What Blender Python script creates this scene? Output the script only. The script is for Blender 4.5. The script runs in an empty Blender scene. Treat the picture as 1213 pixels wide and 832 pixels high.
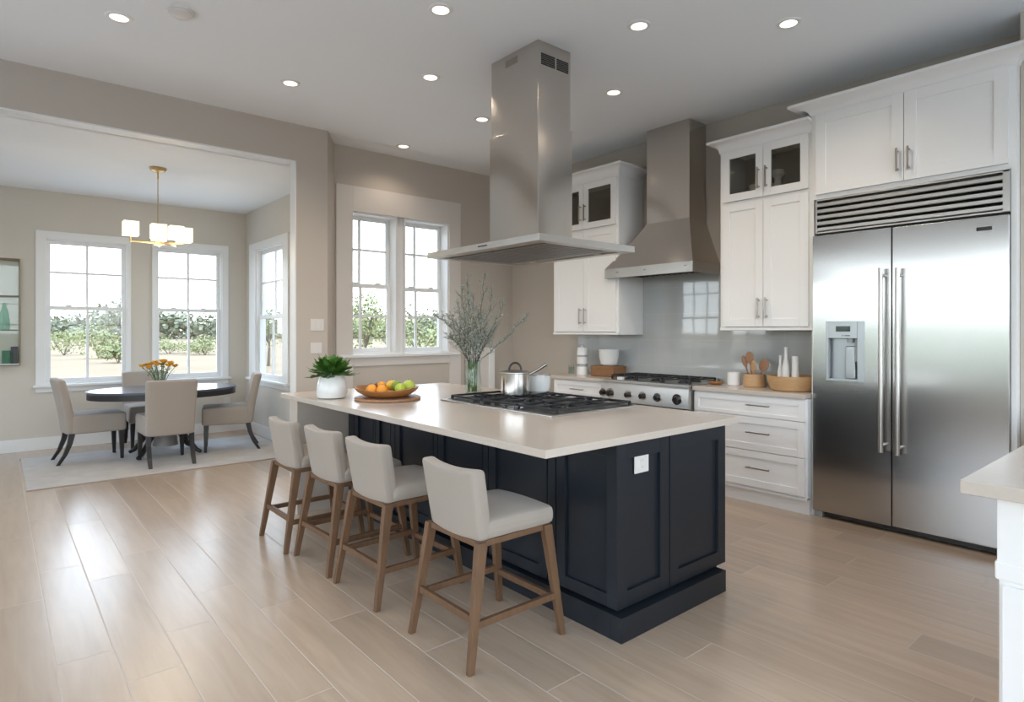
import bpy, bmesh, math, random
from mathutils import Vector, Matrix, noise

R = math.radians
random.seed(7)
scene = bpy.context.scene
COL = scene.collection

# ------------------------------------------------------------------ camera, light, exposure
YAW = 40.29
EYE = 1.398
FPX = 723.0
cam_data = bpy.data.cameras.new('camera')
cam = bpy.data.objects.new('camera', cam_data)
COL.objects.link(cam)
cam.location = (0, 0, EYE)
cam.rotation_euler = (R(90), 0, R(-YAW))
cam_data.sensor_width = 36
cam_data.lens = FPX / 1213 * 36
cam_data.shift_y = -(416 - 392.5) / 1213
cam_data.clip_start = 0.05
cam_data.clip_end = 900
scene.camera = cam

scene.view_settings.view_transform = 'Standard'
scene.view_settings.look = 'None'
scene.view_settings.gamma = 1
scene.view_settings.use_curve_mapping = False
scene.view_settings.exposure = 0.27
SKY = 5.2
CAN_W = 26.0       # watts in each recessed light
CHAND_W = 2.5      # watts in each chandelier shade

world = bpy.data.worlds.new('sky')
scene.world = world
world.use_nodes = True
wt = world.node_tree
wt.nodes.clear()
_o = wt.nodes.new('ShaderNodeOutputWorld')
_b = wt.nodes.new('ShaderNodeBackground')
_r = wt.nodes.new('ShaderNodeValToRGB')
_s = wt.nodes.new('ShaderNodeSeparateXYZ')
_t = wt.nodes.new('ShaderNodeTexCoord')
wt.links.new(_t.outputs['Generated'], _s.inputs[0])
wt.links.new(_s.outputs['Z'], _r.inputs[0])
wt.links.new(_r.outputs[0], _b.inputs[0])
wt.links.new(_b.outputs[0], _o.inputs[0])
_r.color_ramp.elements[0].position = 0.0
_r.color_ramp.elements[0].color = (0.90, 0.955, 1.0, 1)
_r.color_ramp.elements[1].position = 0.8
_r.color_ramp.elements[1].color = (0.50, 0.69, 1.0, 1)
_b.inputs[1].default_value = SKY
scene.cycles.use_denoising = True
scene.cycles.max_bounces = 10
scene.cycles.diffuse_bounces = 5
scene.cycles.glossy_bounces = 4
scene.cycles.transparent_max_bounces = 16
scene.cycles.sample_clamp_indirect = 6
scene.cycles.caustics_reflective = False
scene.cycles.caustics_refractive = False


def portal(x, y, z, sx, sz, rot):
    """daylight sampling portal lying in a window opening"""
    ld = bpy.data.lights.new('window_daylight', 'AREA')
    ld.shape = 'RECTANGLE'
    ld.size, ld.size_y = sx, sz
    ld.cycles.is_portal = True
    o = bpy.data.objects.new('window_daylight', ld)
    o.location = (x, y, z)
    o.rotation_euler = rot
    COL.objects.link(o)


# ------------------------------------------------------------------ materials
MATS = {}


def mat(name, col, rough=0.5, metal=0.0, spec=0.5, bump=None, var=None, emit=None, coat=0.0, sheen=0.0, aniso=None):
    """principled material; var=(scale, amount, stretch xyz) colour mottling, bump=(scale, strength, stretch xyz)"""
    m = bpy.data.materials.new(name)
    m.use_nodes = True
    nt = m.node_tree
    p = nt.nodes['Principled BSDF']
    p.inputs['Base Color'].default_value = (*col, 1)
    p.inputs['Roughness'].default_value = rough
    p.inputs['Metallic'].default_value = metal
    p.inputs['Specular IOR Level'].default_value = spec
    p.inputs['Coat Weight'].default_value = coat
    p.inputs['Sheen Weight'].default_value = sheen
    if aniso:
        p.inputs['Anisotropic'].default_value = aniso[0]
        p.inputs['Anisotropic Rotation'].default_value = aniso[1]
        tg = nt.nodes.new('ShaderNodeTangent')
        tg.direction_type = 'RADIAL'
        tg.axis = 'Z'
        nt.links.new(tg.outputs[0], p.inputs['Tangent'])
    if emit:
        p.inputs['Emission Color'].default_value = (*emit[0], 1)
        p.inputs['Emission Strength'].default_value = emit[1]

    def noise_tex(scale, stretch, detail=4):
        tc = nt.nodes.new('ShaderNodeTexCoord')
        mp = nt.nodes.new('ShaderNodeMapping')
        mp.inputs['Scale'].default_value = stretch
        n = nt.nodes.new('ShaderNodeTexNoise')
        n.inputs['Scale'].default_value = scale
        n.inputs['Detail'].default_value = detail
        nt.links.new(tc.outputs['Object'], mp.inputs[0])
        nt.links.new(mp.outputs[0], n.inputs['Vector'])
        return n
    if var:
        n = noise_tex(var[0], var[2] if len(var) > 2 else (1, 1, 1))
        mx = nt.nodes.new('ShaderNodeMix')
        mx.data_type = 'RGBA'
        a = var[1]
        mx.inputs[6].default_value = (*[max(0, c * (1 - a)) for c in col], 1)
        mx.inputs[7].default_value = (*[min(1, c * (1 + a)) for c in col], 1)
        nt.links.new(n.outputs[0], mx.inputs[0])
        nt.links.new(mx.outputs[2], p.inputs['Base Color'])
    if bump:
        n = noise_tex(bump[0], bump[2] if len(bump) > 2 else (1, 1, 1), 0 if aniso else 3)
        b = nt.nodes.new('ShaderNodeBump')
        b.inputs['Strength'].default_value = bump[1]
        b.inputs['Distance'].default_value = 0.03 if aniso and bump[1] < .9 else 0.11 if aniso else 0.01
        nt.links.new(n.outputs[0], b.inputs['Height'])
        nt.links.new(b.outputs[0], p.inputs['Normal'])
    MATS[name] = m
    return m


def glass_mat(name, tint=(1, 1, 1), refl=1.0):
    m = bpy.data.materials.new(name)
    m.use_nodes = True
    nt = m.node_tree
    nt.nodes.clear()
    out = nt.nodes.new('ShaderNodeOutputMaterial')
    tr = nt.nodes.new('ShaderNodeBsdfTransparent')
    tr.inputs[0].default_value = (*tint, 1)
    gl = nt.nodes.new('ShaderNodeBsdfGlossy')
    gl.inputs['Roughness'].default_value = 0.02
    lw = nt.nodes.new('ShaderNodeLayerWeight')
    lw.inputs[0].default_value = 0.5
    fr = nt.nodes.new('ShaderNodeMath')
    fr.operation = 'POWER'
    fr.inputs[1].default_value = 4.0
    nt.links.new(lw.outputs['Facing'], fr.inputs[0])
    mu = nt.nodes.new('ShaderNodeMath')
    mu.operation = 'MULTIPLY_ADD'
    mu.inputs[1].default_value = 0.7 * refl
    mu.inputs[2].default_value = 0.035 * refl
    mx = nt.nodes.new('ShaderNodeMixShader')
    nt.links.new(fr.outputs[0], mu.inputs[0])
    nt.links.new(mu.outputs[0], mx.inputs[0])
    nt.links.new(tr.outputs[0], mx.inputs[1])
    nt.links.new(gl.outputs[0], mx.inputs[2])
    nt.links.new(mx.outputs[0], out.inputs[0])
    return m


M = {}
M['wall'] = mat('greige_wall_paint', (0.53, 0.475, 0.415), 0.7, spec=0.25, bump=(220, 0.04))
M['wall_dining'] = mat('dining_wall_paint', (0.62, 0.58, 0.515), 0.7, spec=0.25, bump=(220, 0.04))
M['ceiling'] = mat('ceiling_paint', (0.86, 0.88, 0.89), 0.85, spec=0.2, bump=(180, 0.03))
M['trim'] = mat('white_trim_paint', (0.78, 0.78, 0.77), 0.4)
M['trim_warm'] = mat('warm_white_trim_paint', (0.66, 0.62, 0.58), 0.45)
M['cab'] = mat('white_cabinet_paint', (0.84, 0.83, 0.815), 0.38)
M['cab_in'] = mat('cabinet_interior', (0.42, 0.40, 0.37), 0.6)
M['navy'] = mat('navy_cabinet_paint', (0.012, 0.0165, 0.023), 0.36, spec=0.45)
M['quartz'] = mat('pale_quartz', (0.56, 0.49, 0.425), 0.21, var=(60, 0.04))
M['steel'] = mat('brushed_stainless_steel', (0.56, 0.54, 0.515), 0.30, 1.0, bump=(5, 0.02, (1, 1, 60)))
M['steel_hood'] = mat('brushed_hood_steel', (0.58, 0.545, 0.505), 0.17, 1.0, bump=(1.3, 1.0, (1, 1, 0.7)), aniso=(0.35, 0.25))
M['steel_fridge'] = mat('brushed_fridge_steel', (0.56, 0.55, 0.54), 0.22, 1.0, bump=(1.4, 0.12, (1, 1, 1.5)), aniso=(0.7, 0.0))
M['filter'] = mat('filter_steel', (0.26, 0.255, 0.25), 0.35, 1.0)
M['chrome'] = mat('polished_metal', (0.72, 0.70, 0.67), 0.15, 1.0)
M['nickel'] = mat('brushed_nickel', (0.42, 0.38, 0.34), 0.3, 1.0)
M['dark_steel'] = mat('dark_metal', (0.05, 0.05, 0.052), 0.4, 0.6)
M['iron'] = mat('cast_iron', (0.018, 0.018, 0.02), 0.5, bump=(300, 0.1))
M['black'] = mat('black_plastic', (0.012, 0.012, 0.014), 0.35)
M['brass'] = mat('brass', (0.62, 0.44, 0.2), 0.28, 1.0)
M['brass_aged'] = mat('aged_brass', (0.30, 0.25, 0.17), 0.35, 1.0)
M['linen'] = mat('oatmeal_linen', (0.37, 0.32, 0.272), 0.9, spec=0.15, bump=(700, 0.25), var=(260, 0.07), sheen=0.2)
M['taupe'] = mat('taupe_upholstery', (0.36, 0.31, 0.265), 0.85, spec=0.2, bump=(500, 0.15), var=(200, 0.05), sheen=0.2)
M['walnut'] = mat('walnut_wood', (0.150, 0.080, 0.041), 0.45, var=(9, 0.35, (6, 6, 0.7)), bump=(40, 0.06, (4, 4, 0.5)))
M['ebony'] = mat('ebony_wood', (0.014, 0.012, 0.013), 0.35)
M['table_top'] = mat('black_table_top_sky_sheen', (0.085, 0.105, 0.14), 0.2, spec=0.6)  # bluish tone puts the reflected sky into the top's colour
M['grey_wood'] = mat('grey_pedestal_paint', (0.22, 0.20, 0.185), 0.5)
M['oak'] = mat('oak_board', (0.38, 0.2, 0.11), 0.5, var=(10, 0.25, (1, 8, 8)))
M['oak_light'] = mat('light_wood', (0.52, 0.32, 0.16), 0.45, var=(12, 0.22, (1, 1, 9)))
M['acacia'] = mat('acacia_bowl_wood', (0.36, 0.16, 0.05), 0.38, var=(7, 0.4, (2, 2, 10)))
M['basket'] = mat('woven_basket', (0.26, 0.13, 0.055), 0.7, var=(50, 0.4, (1, 1, 3)), bump=(120, 0.5, (1, 1, 3)))
M['ceramic'] = mat('white_ceramic', (0.80, 0.79, 0.77), 0.25, coat=0.2)
M['plastic'] = mat('white_plastic', (0.70, 0.67, 0.64), 0.4)
M['grey_plastic'] = mat('grey_plastic', (0.36, 0.37, 0.37), 0.4)
M['disp'] = mat('dispenser_silver', (0.46, 0.49, 0.51), 0.3, 0.5)
M['screen'] = mat('display_glass', (0.02, 0.03, 0.03), 0.1)
M['leaf'] = mat('glossy_green_leaf', (0.075, 0.19, 0.03), 0.4, var=(14, 0.6))
M['stem'] = mat('green_stem', (0.10, 0.17, 0.045), 0.5)
M['twig'] = mat('grey_twig', (0.11, 0.085, 0.07), 0.7, var=(30, 0.3))
M['bud'] = mat('grey_green_bud', (0.42, 0.45, 0.38), 0.6, var=(40, 0.4))
M['orange'] = mat('orange_peel', (0.85, 0.33, 0.03), 0.4, bump=(260, 0.1))
M['yellow'] = mat('yellow_peel', (0.82, 0.50, 0.05), 0.4)
M['lime'] = mat('green_fruit_skin', (0.47, 0.56, 0.07), 0.32, var=(20, 0.15))
M['green_dark'] = mat('dark_green_fruit_skin', (0.2, 0.3, 0.03), 0.4, var=(20, 0.25))
M['date'] = mat('brown_fruit_skin', (0.09, 0.04, 0.02), 0.4)
M['petal'] = mat('orange_yellow_petal', (0.90, 0.40, 0.015), 0.6, var=(30, 0.4))
M['glass'] = glass_mat('window_glass', (0.97, 0.985, 0.98), 0.7)
M['glass_dark'] = glass_mat('cabinet_glass', (0.86, 0.85, 0.82), 1.0)
M['glass_clear'] = glass_mat('clear_vase_glass', (0.93, 0.96, 0.95), 1.0)
M['glass_green'] = glass_mat('green_bottle_glass', (0.72, 0.86, 0.81), 1.0)
M['glass_shelf'] = glass_mat('shelf_glass', (0.95, 0.975, 0.965), 1.0)
M['lens'] = mat('light_lens', (0.9, 0.85, 0.8), 0.5, emit=((1.0, 0.83, 0.62), 1.9))
M['shade'] = mat('lit_fabric_shade', (0.9, 0.85, 0.75), 0.7, emit=((1.0, 0.86, 0.66), 0.75))
M['rug'] = mat('pale_wool_rug', (0.60, 0.56, 0.52), 0.95, spec=0.1, var=(6, 0.16), bump=(160, 0.5))
M['rug_edge'] = mat('rug_binding', (0.36, 0.30, 0.25), 0.9)
M['field'] = mat('dry_field_grass', (0.30, 0.215, 0.135), 0.95, spec=0.05, var=(0.12, 0.3, (1, 1, 1)))
M['tree_a'] = mat('tree_leaf_hazed', (0.205, 0.205, 0.135), 0.8, spec=0.1, var=(1.2, 0.5))  # sage leaf colour paled to stand in for distance haze
M['tree_b'] = mat('tree_leaf_fresh', (0.26, 0.27, 0.13), 0.8, spec=0.1, var=(2.0, 0.5))
M['hedge'] = mat('hedge_leaf', (0.14, 0.26, 0.08), 0.8, spec=0.1, var=(1.2, 0.4))
M['bark'] = mat('tree_bark', (0.12, 0.095, 0.07), 0.9, var=(8, 0.3))


def floor_material():
    m = bpy.data.materials.new('wood_look_plank_floor')
    m.use_nodes = True
    nt = m.node_tree
    L = nt.links.new
    p = nt.nodes['Principled BSDF']

    def math_(op, a, b=None, c=None):
        n = nt.nodes.new('ShaderNodeMath')
        n.operation = op
        for i, v in enumerate((a, b, c)):
            if v is None:
                continue
            if isinstance(v, (int, float)):
                n.inputs[i].default_value = v
            else:
                L(v, n.inputs[i])
        return n.outputs[0]
    W, LEN, G = 0.205, 1.28, 0.0023
    tc = nt.nodes.new('ShaderNodeTexCoord')
    sp = nt.nodes.new('ShaderNodeSeparateXYZ')
    L(tc.outputs['Object'], sp.inputs[0])
    x = math_('DIVIDE', math_('ADD', sp.outputs['X'], 20.0 + 0.1), W)
    row = math_('FLOOR', x)
    fx = math_('FRACT', x)
    wn = nt.nodes.new('ShaderNodeTexWhiteNoise')
    wn.noise_dimensions = '1D'
    L(row, wn.inputs['W'])
    y = math_('ADD', math_('DIVIDE', math_('ADD', sp.outputs['Y'], 30.0), LEN), wn.outputs['Value'])
    iy = math_('FLOOR', y)
    fy = math_('FRACT', y)
    wn2 = nt.nodes.new('ShaderNodeTexWhiteNoise')
    wn2.noise_dimensions = '2D'
    cb = nt.nodes.new('ShaderNodeCombineXYZ')
    L(row, cb.inputs[0])
    L(iy, cb.inputs[1])
    L(cb.outputs[0], wn2.inputs['Vector'])
    # joints: distance to plank edges
    ex = math_('MULTIPLY', math_('MINIMUM', fx, math_('SUBTRACT', 1.0, fx)), W)
    ey = math_('MULTIPLY', math_('MINIMUM', fy, math_('SUBTRACT', 1.0, fy)), LEN)
    e = math_('MINIMUM', ex, ey)
    joint = math_('LESS_THAN', e, G)
    # grain
    mp = nt.nodes.new('ShaderNodeMapping')
    mp.inputs['Scale'].default_value = (14, 1.3, 1)
    ad = nt.nodes.new('ShaderNodeVectorMath')
    ad.operation = 'MULTIPLY_ADD'
    L(wn2.outputs['Color'], ad.inputs[0])
    ad.inputs[1].default_value = (9, 9, 9)
    L(tc.outputs['Object'], ad.inputs[2])
    L(ad.outputs[0], mp.inputs[0])
    gn = nt.nodes.new('ShaderNodeTexNoise')
    gn.inputs['Scale'].default_value = 1.6
    gn.inputs['Detail'].default_value = 6
    gn.inputs['Distortion'].default_value = 0.6
    L(mp.outputs[0], gn.inputs['Vector'])
    r1 = nt.nodes.new('ShaderNodeValToRGB')
    r1.color_ramp.elements[0].position = 0.25
    r1.color_ramp.elements[0].color = (0.44, 0.322, 0.225, 1)
    r1.color_ramp.elements[1].position = 0.75
    r1.color_ramp.elements[1].color = (0.55, 0.42, 0.312, 1)
    L(gn.outputs[0], r1.inputs[0])
    hv = nt.nodes.new('ShaderNodeHueSaturation')
    L(r1.outputs[0], hv.inputs['Color'])
    L(math_('MULTIPLY_ADD', wn2.outputs['Value'], 0.22, 0.89), hv.inputs['Value'])
    mx = nt.nodes.new('ShaderNodeMix')
    mx.data_type = 'RGBA'
    L(joint, mx.inputs[0])
    L(hv.outputs[0], mx.inputs[6])
    mx.inputs[7].default_value = (0.57, 0.50, 0.43, 1)
    L(mx.outputs[2], p.inputs['Base Color'])
    L(math_('MULTIPLY_ADD', joint, 0.5, math_('MULTIPLY_ADD', gn.outputs[0], 0.04, 0.27)), p.inputs['Roughness'])
    p.inputs['Specular IOR Level'].default_value = 0.75
    L(math_('MULTIPLY', math_('SUBTRACT', 1.0, joint), 0.45), p.inputs['Coat Weight'])
    p.inputs['Coat Roughness'].default_value = 0.24
    bp = nt.nodes.new('ShaderNodeBump')
    bp.inputs['Strength'].default_value = 0.35
    bp.inputs['Distance'].default_value = 0.002
    L(math_('MINIMUM', math_('MULTIPLY', e, 250.0), 1.0), bp.inputs['Height'])
    L(bp.outputs[0], p.inputs['Normal'])
    return m


def tile_material():
    """glossy grey glass tiles, joints in object space (Y along the wall, Z up)"""
    m = bpy.data.materials.new('glossy_grey_tile')
    m.use_nodes = True
    nt = m.node_tree
    L = nt.links.new
    p = nt.nodes['Principled BSDF']
    tc = nt.nodes.new('ShaderNodeTexCoord')
    sp = nt.nodes.new('ShaderNodeSeparateXYZ')
    cb = nt.nodes.new('ShaderNodeCombineXYZ')
    L(tc.outputs['Object'], sp.inputs[0])
    L(sp.outputs['Y'], cb.inputs[0])
    L(sp.outputs['Z'], cb.inputs[1])
    br = nt.nodes.new('ShaderNodeTexBrick')
    br.inputs['Scale'].default_value = 1.0
    br.inputs['Brick Width'].default_value = 0.62
    br.inputs['Row Height'].default_value = 0.262
    br.inputs['Mortar Size'].default_value = 0.002
    br.inputs['Color1'].default_value = (0.48, 0.495, 0.49, 1)
    br.inputs['Color2'].default_value = (0.50, 0.515, 0.51, 1)
    br.inputs['Mortar'].default_value = (0.56, 0.57, 0.56, 1)
    L(cb.outputs[0], br.inputs['Vector'])
    L(br.outputs['Color'], p.inputs['Base Color'])
    p.inputs['Roughness'].default_value = 0.035
    p.inputs['Specular IOR Level'].default_value = 0.8
    n = nt.nodes.new('ShaderNodeTexNoise')
    n.inputs['Scale'].default_value = 3.0
    b = nt.nodes.new('ShaderNodeBump')
    b.inputs['Strength'].default_value = 0.03
    b.inputs['Distance'].default_value = 0.01
    L(tc.outputs['Object'], n.inputs['Vector'])
    L(n.outputs[0], b.inputs['Height'])
    L(b.outputs[0], p.inputs['Normal'])
    return m


M['floor'] = floor_material()
M['tile'] = tile_material()


# ------------------------------------------------------------------ mesh helpers
class MB:
    """collects shapes into one mesh"""

    def __init__(self):
        self.bm = bmesh.new()

    def box(self, x0, x1, y0, y1, z0, z1, bev=0.0, seg=2):
        b = bmesh.new()
        v = [b.verts.new((x, y, z)) for x in sorted((x0, x1)) for y in sorted((y0, y1)) for z in sorted((z0, z1))]
        for f in ((0, 1, 3, 2), (4, 6, 7, 5), (0, 4, 5, 1), (2, 3, 7, 6), (0, 2, 6, 4), (1, 5, 7, 3)):
            b.faces.new([v[i] for i in f])
        if bev:
            bmesh.ops.bevel(b, geom=b.edges[:], offset=bev, segments=seg, affect='EDGES', profile=0.5)
        self._add(b)
        return self

    def _add(self, b, mtx=None):
        if mtx is not None:
            b.transform(mtx)
        me = bpy.data.meshes.new('tmp')
        b.to_mesh(me)
        b.free()
        self.bm.from_mesh(me)
        bpy.data.meshes.remove(me)

    def taper(self, top, bot, wt, wb, up=(0, 1, 0), bev=0.003):
        """straight bar from top to bot, rectangular section wt=(a,b) at top, wb at bottom"""
        top, bot = Vector(top), Vector(bot)
        d = (bot - top).normalized()
        u = Vector(up)
        if abs(d.dot(u)) > 0.95:
            u = Vector((1, 0, 0))
        s = d.cross(u).normalized()
        # keep end faces horizontal for legs that stand on the floor
        b = bmesh.new()
        vs = []
        for p, w in ((top, wt), (bot, wb)):
            for i, j in ((-1, -1), (1, -1), (1, 1), (-1, 1)):
                vs.append(b.verts.new(p + s * (i * w[0] / 2) + u * (j * w[1] / 2)))
        b.faces.new(vs[0:4])
        b.faces.new(vs[4:8][::-1])
        for i in range(4):
            b.faces.new((vs[i], vs[4 + i], vs[4 + (i + 1) % 4], vs[(i + 1) % 4]))
        bmesh.ops.recalc_face_normals(b, faces=b.faces[:])
        if bev:
            bmesh.ops.bevel(b, geom=b.edges[:], offset=bev, segments=2, affect='EDGES', profile=0.5)
        self._add(b)
        return self

    def leg(self, top, bot, wt, wb, bev=0.003):
        """tapered leg with horizontal end faces: section widths along x and y"""
        b = bmesh.new()
        vs = []
        for p, w in ((top, wt), (bot, wb)):
            for i, j in ((-1, -1), (1, -1), (1, 1), (-1, 1)):
                vs.append(b.verts.new((p[0] + i * w[0] / 2, p[1] + j * w[1] / 2, p[2])))
        b.faces.new(vs[0:4])
        b.faces.new(vs[4:8][::-1])
        for i in range(4):
            b.faces.new((vs[i], vs[4 + i], vs[4 + (i + 1) % 4], vs[(i + 1) % 4]))
        bmesh.ops.recalc_face_normals(b, faces=b.faces[:])
        if bev:
            bmesh.ops.bevel(b, geom=b.edges[:], offset=bev, segments=2, affect='EDGES', profile=0.5)
        self._add(b)
        return self

    def lathe(self, c, prof, n=32, cap=True):
        """revolve (radius, z) profile about the vertical through c"""
        b = bmesh.new()
        rings = []
        for r, z in prof:
            rings.append([b.verts.new((c[0] + max(r, 1e-5) * math.cos(2 * math.pi * k / n),
                                       c[1] + max(r, 1e-5) * math.sin(2 * math.pi * k / n), c[2] + z)) for k in range(n)])
        for a, q in zip(rings, rings[1:]):
            for k in range(n):
                b.faces.new((a[k], a[(k + 1) % n], q[(k + 1) % n], q[k]))
        if cap:
            b.faces.new(rings[0][::-1])
            b.faces.new(rings[-1])
        bmesh.ops.remove_doubles(b, verts=b.verts[:], dist=1e-4)
        bmesh.ops.recalc_face_normals(b, faces=b.faces[:])
        self._add(b)
        return self

    def tube(self, pts, r, n=8, r1=None):
        """tube through points, radius r tapering to r1"""
        pts = [Vector(p) for p in pts]
        if r1 is None:
            r1 = r
        b = bmesh.new()
        rings = []
        ref = None
        for i, p in enumerate(pts):
            d = (pts[min(i + 1, len(pts) - 1)] - pts[max(i - 1, 0)]).normalized()
            if ref is None:
                ref = d.orthogonal().normalized()
            ref = (ref - d * ref.dot(d))
            ref = ref.normalized() if ref.length > 1e-6 else d.orthogonal().normalized()
            s = d.cross(ref)
            rr = r + (r1 - r) * i / max(1, len(pts) - 1)
            rings.append([b.verts.new(p + (ref * math.cos(2 * math.pi * k / n) + s * math.sin(2 * math.pi * k / n)) * rr) for k in range(n)])
        for a, q in zip(rings, rings[1:]):
            for k in range(n):
                b.faces.new((a[k], a[(k + 1) % n], q[(k + 1) % n], q[k]))
        b.faces.new(rings[0][::-1])
        b.faces.new(rings[-1])
        bmesh.ops.recalc_face_normals(b, faces=b.faces[:])
        self._add(b)
        return self

    def prism(self, poly, axis, a0, a1):
        """extrude a 2-D polygon along axis ('x','y','z')"""
        b = bmesh.new()

        def P(u, v, a):
            return {'x': (a, u, v), 'y': (u, a, v), 'z': (u, v, a)}[axis]
        r0 = [b.verts.new(P(u, v, a0)) for u, v in poly]
        r1 = [b.verts.new(P(u, v, a1)) for u, v in poly]
        b.faces.new(r0)
        b.faces.new(r1[::-1])
        n = len(poly)
        for k in range(n):
            b.faces.new((r0[k], r1[k], r1[(k + 1) % n], r0[(k + 1) % n]))
        bmesh.ops.recalc_face_normals(b, faces=b.faces[:])
        self._add(b)
        return self

    def hull(self, verts, faces):
        b = bmesh.new()
        v = [b.verts.new(p) for p in verts]
        for f in faces:
            b.faces.new([v[i] for i in f])
        bmesh.ops.recalc_face_normals(b, faces=b.faces[:])
        self._add(b)
        return self

    def soft(self, c, h, r, fn=None, n=7):
        """rounded cushion: half sizes h, edge radius r, fn deforms the local point"""
        def ticks(H):
            inner = H - r
            t = [-H, -H + r * 0.3, -inner]
            for k in range(1, n):
                t.append(-inner + 2 * inner * k / n)
            t += [inner, H - r * 0.3, H]
            return t
        T = [ticks(H) for H in h]
        b = bmesh.new()
        cache = {}

        def vert(p):
            key = tuple(round(q, 6) for q in p)
            if key not in cache:
                q = Vector([max(-(h[i] - r), min(h[i] - r, p[i])) for i in range(3)])
                d = Vector(p) - q
                w = q + d.normalized() * r if d.length > 1e-9 else Vector(p)
                if fn:
                    w = Vector(fn(w))
                cache[key] = b.verts.new(w + Vector(c))
            return cache[key]
        for ax in range(3):
            u, v = [k for k in range(3) if k != ax]
            for sgn in (-1, 1):
                for i in range(len(T[u]) - 1):
                    for j in range(len(T[v]) - 1):
                        quad = []
                        for du, dv in ((0, 0), (1, 0), (1, 1), (0, 1)):
                            p = [0, 0, 0]
                            p[ax] = sgn * h[ax]
                            p[u] = T[u][i + du]
                            p[v] = T[v][j + dv]
                            quad.append(vert(p))
                        if len(set(quad)) == 4:
                            b.faces.new(quad)
        bmesh.ops.recalc_face_normals(b, faces=b.faces[:])
        self._add(b)
        return self

    def ball(self, c, rx, ry=None, rz=None, sub=3, rot=0):
        b = bmesh.new()
        bmesh.ops.create_icosphere(b, subdivisions=sub, radius=1)
        self._add(b, Matrix.Translation(c) @ Matrix.Rotation(rot, 4, 'Z') @ Matrix.Diagonal((rx, ry or rx, rz or rx, 1)))
        return self

    def leafquad(self, c, d, up, ln, w):
        d, up = Vector(d).normalized(), Vector(up)
        s = d.cross(up)
        s = s.normalized() if s.length > 1e-5 else d.orthogonal().normalized()
        c = Vector(c)
        n = s.cross(d)
        v = [self.bm.verts.new(p) for p in (c, c + d * ln * .3 + s * w * .42 + n * w * .1, c + d * ln * .68 + s * w * .40 + n * w * .12, c + d * ln,
                                            c + d * ln * .68 - s * w * .40 + n * w * .12, c + d * ln * .3 - s * w * .42 + n * w * .1)]
        self.bm.faces.new(v)
        return self


LOC = {}


def tag(o, label, cat, group=None, kind=None):
    o['label'] = label
    o['category'] = cat
    if group:
        o['group'] = group
    if kind:
        o['kind'] = kind
    return o


def thing(name, label, cat, loc=(0, 0, 0), group=None, kind=None):
    o = bpy.data.objects.new(name, None)
    o.empty_display_size = 0.1
    COL.objects.link(o)
    o.location = loc
    LOC[o] = Vector(loc)
    return tag(o, label, cat, group, kind)


def part(name, mb, m, parent=None, label=None, smooth=True, kind=None, angle=38):
    """links the collected mesh; coordinates are world coordinates minus the thing's base"""
    bm = mb.bm
    loc = LOC.get(parent, Vector((0, 0, 0)))
    if loc.length > 0:
        bm.transform(Matrix.Translation(-loc))
    if smooth:
        lim = R(angle)
        for f in bm.faces:
            f.smooth = True
        for e in bm.edges:
            if len(e.link_faces) == 2 and e.calc_face_angle(0) > lim:
                e.smooth = False
    me = bpy.data.meshes.new(name)
    bm.to_mesh(me)
    bm.free()
    if isinstance(m, str):
        m = M[m]
    me.materials.append(m)
    o = bpy.data.objects.new(name, me)
    COL.objects.link(o)
    if smooth:
        wn = o.modifiers.new('weighted_normals', 'WEIGHTED_NORMAL')
        wn.keep_sharp = True
        wn.weight = 70
    if parent:
        o.parent = parent
        LOC[o] = loc
    if label:
        o['label'] = label
    if kind:
        o['kind'] = kind
    return o


def solo(name, mb, m, label, cat, base, group=None, kind=None, smooth=True):
    """a thing that is a single mesh, its origin at base"""
    mb.bm.transform(Matrix.Translation(-Vector(base)))
    o = part(name, mb, m, None, smooth=smooth)
    o.location = base
    LOC[o] = Vector(base)
    return tag(o, label, cat, group, kind)


def copy_tree(o, parent=None):
    c = o.copy()
    COL.objects.link(c)
    c.parent = parent
    for ch in list(o.children):
        copy_tree(ch, c)
    return c


def structure(name, mb, m, label, smooth=True):
    o = part(name, mb, m, smooth=smooth)
    return tag(o, label, name.split('_')[0], kind='structure')


def wall_mb(axis, p0, p1, a0, a1, z0, z1, holes=()):
    """wall slab between planes p0..p1 along axis, with rectangular holes (a0,a1,z0,z1)"""
    mb = MB()
    A = sorted({a0, a1, *[h[0] for h in holes], *[h[1] for h in holes]})
    A = [a for a in A if a0 <= a <= a1]
    for s, e in zip(A, A[1:]):
        m = (s + e) / 2
        cut = sorted([(h[2], h[3]) for h in holes if h[0] < m < h[1]])
        z = z0
        for c0, c1 in cut + [(z1, z1)]:
            if c0 > z + 1e-6:
                if axis == 'x':
                    mb.box(s, e, p0, p1, z, c0)
                else:
                    mb.box(p0, p1, s, e, z, c0)
            z = max(z, c1)
    bmesh.ops.remove_doubles(mb.bm, verts=mb.bm.verts[:], dist=1e-5)
    return mb


# ------------------------------------------------------------------ the room
CE = 3.37      # kitchen ceiling
CD = 3.06      # dining ceiling
XW = 5.18      # cabinet wall
XL = -2.6      # unseen left wall
YR = -2.2      # unseen wall behind the camera
YO = 5.76      # wall with the opening to the dining room
YK = 6.10      # kitchen window wall
YD = 9.07      # dining far wall
XD = 2.72      # dining right wall
OX = 2.19      # right edge of the opening
OH = 3.02      # underside of the opening header

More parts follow.
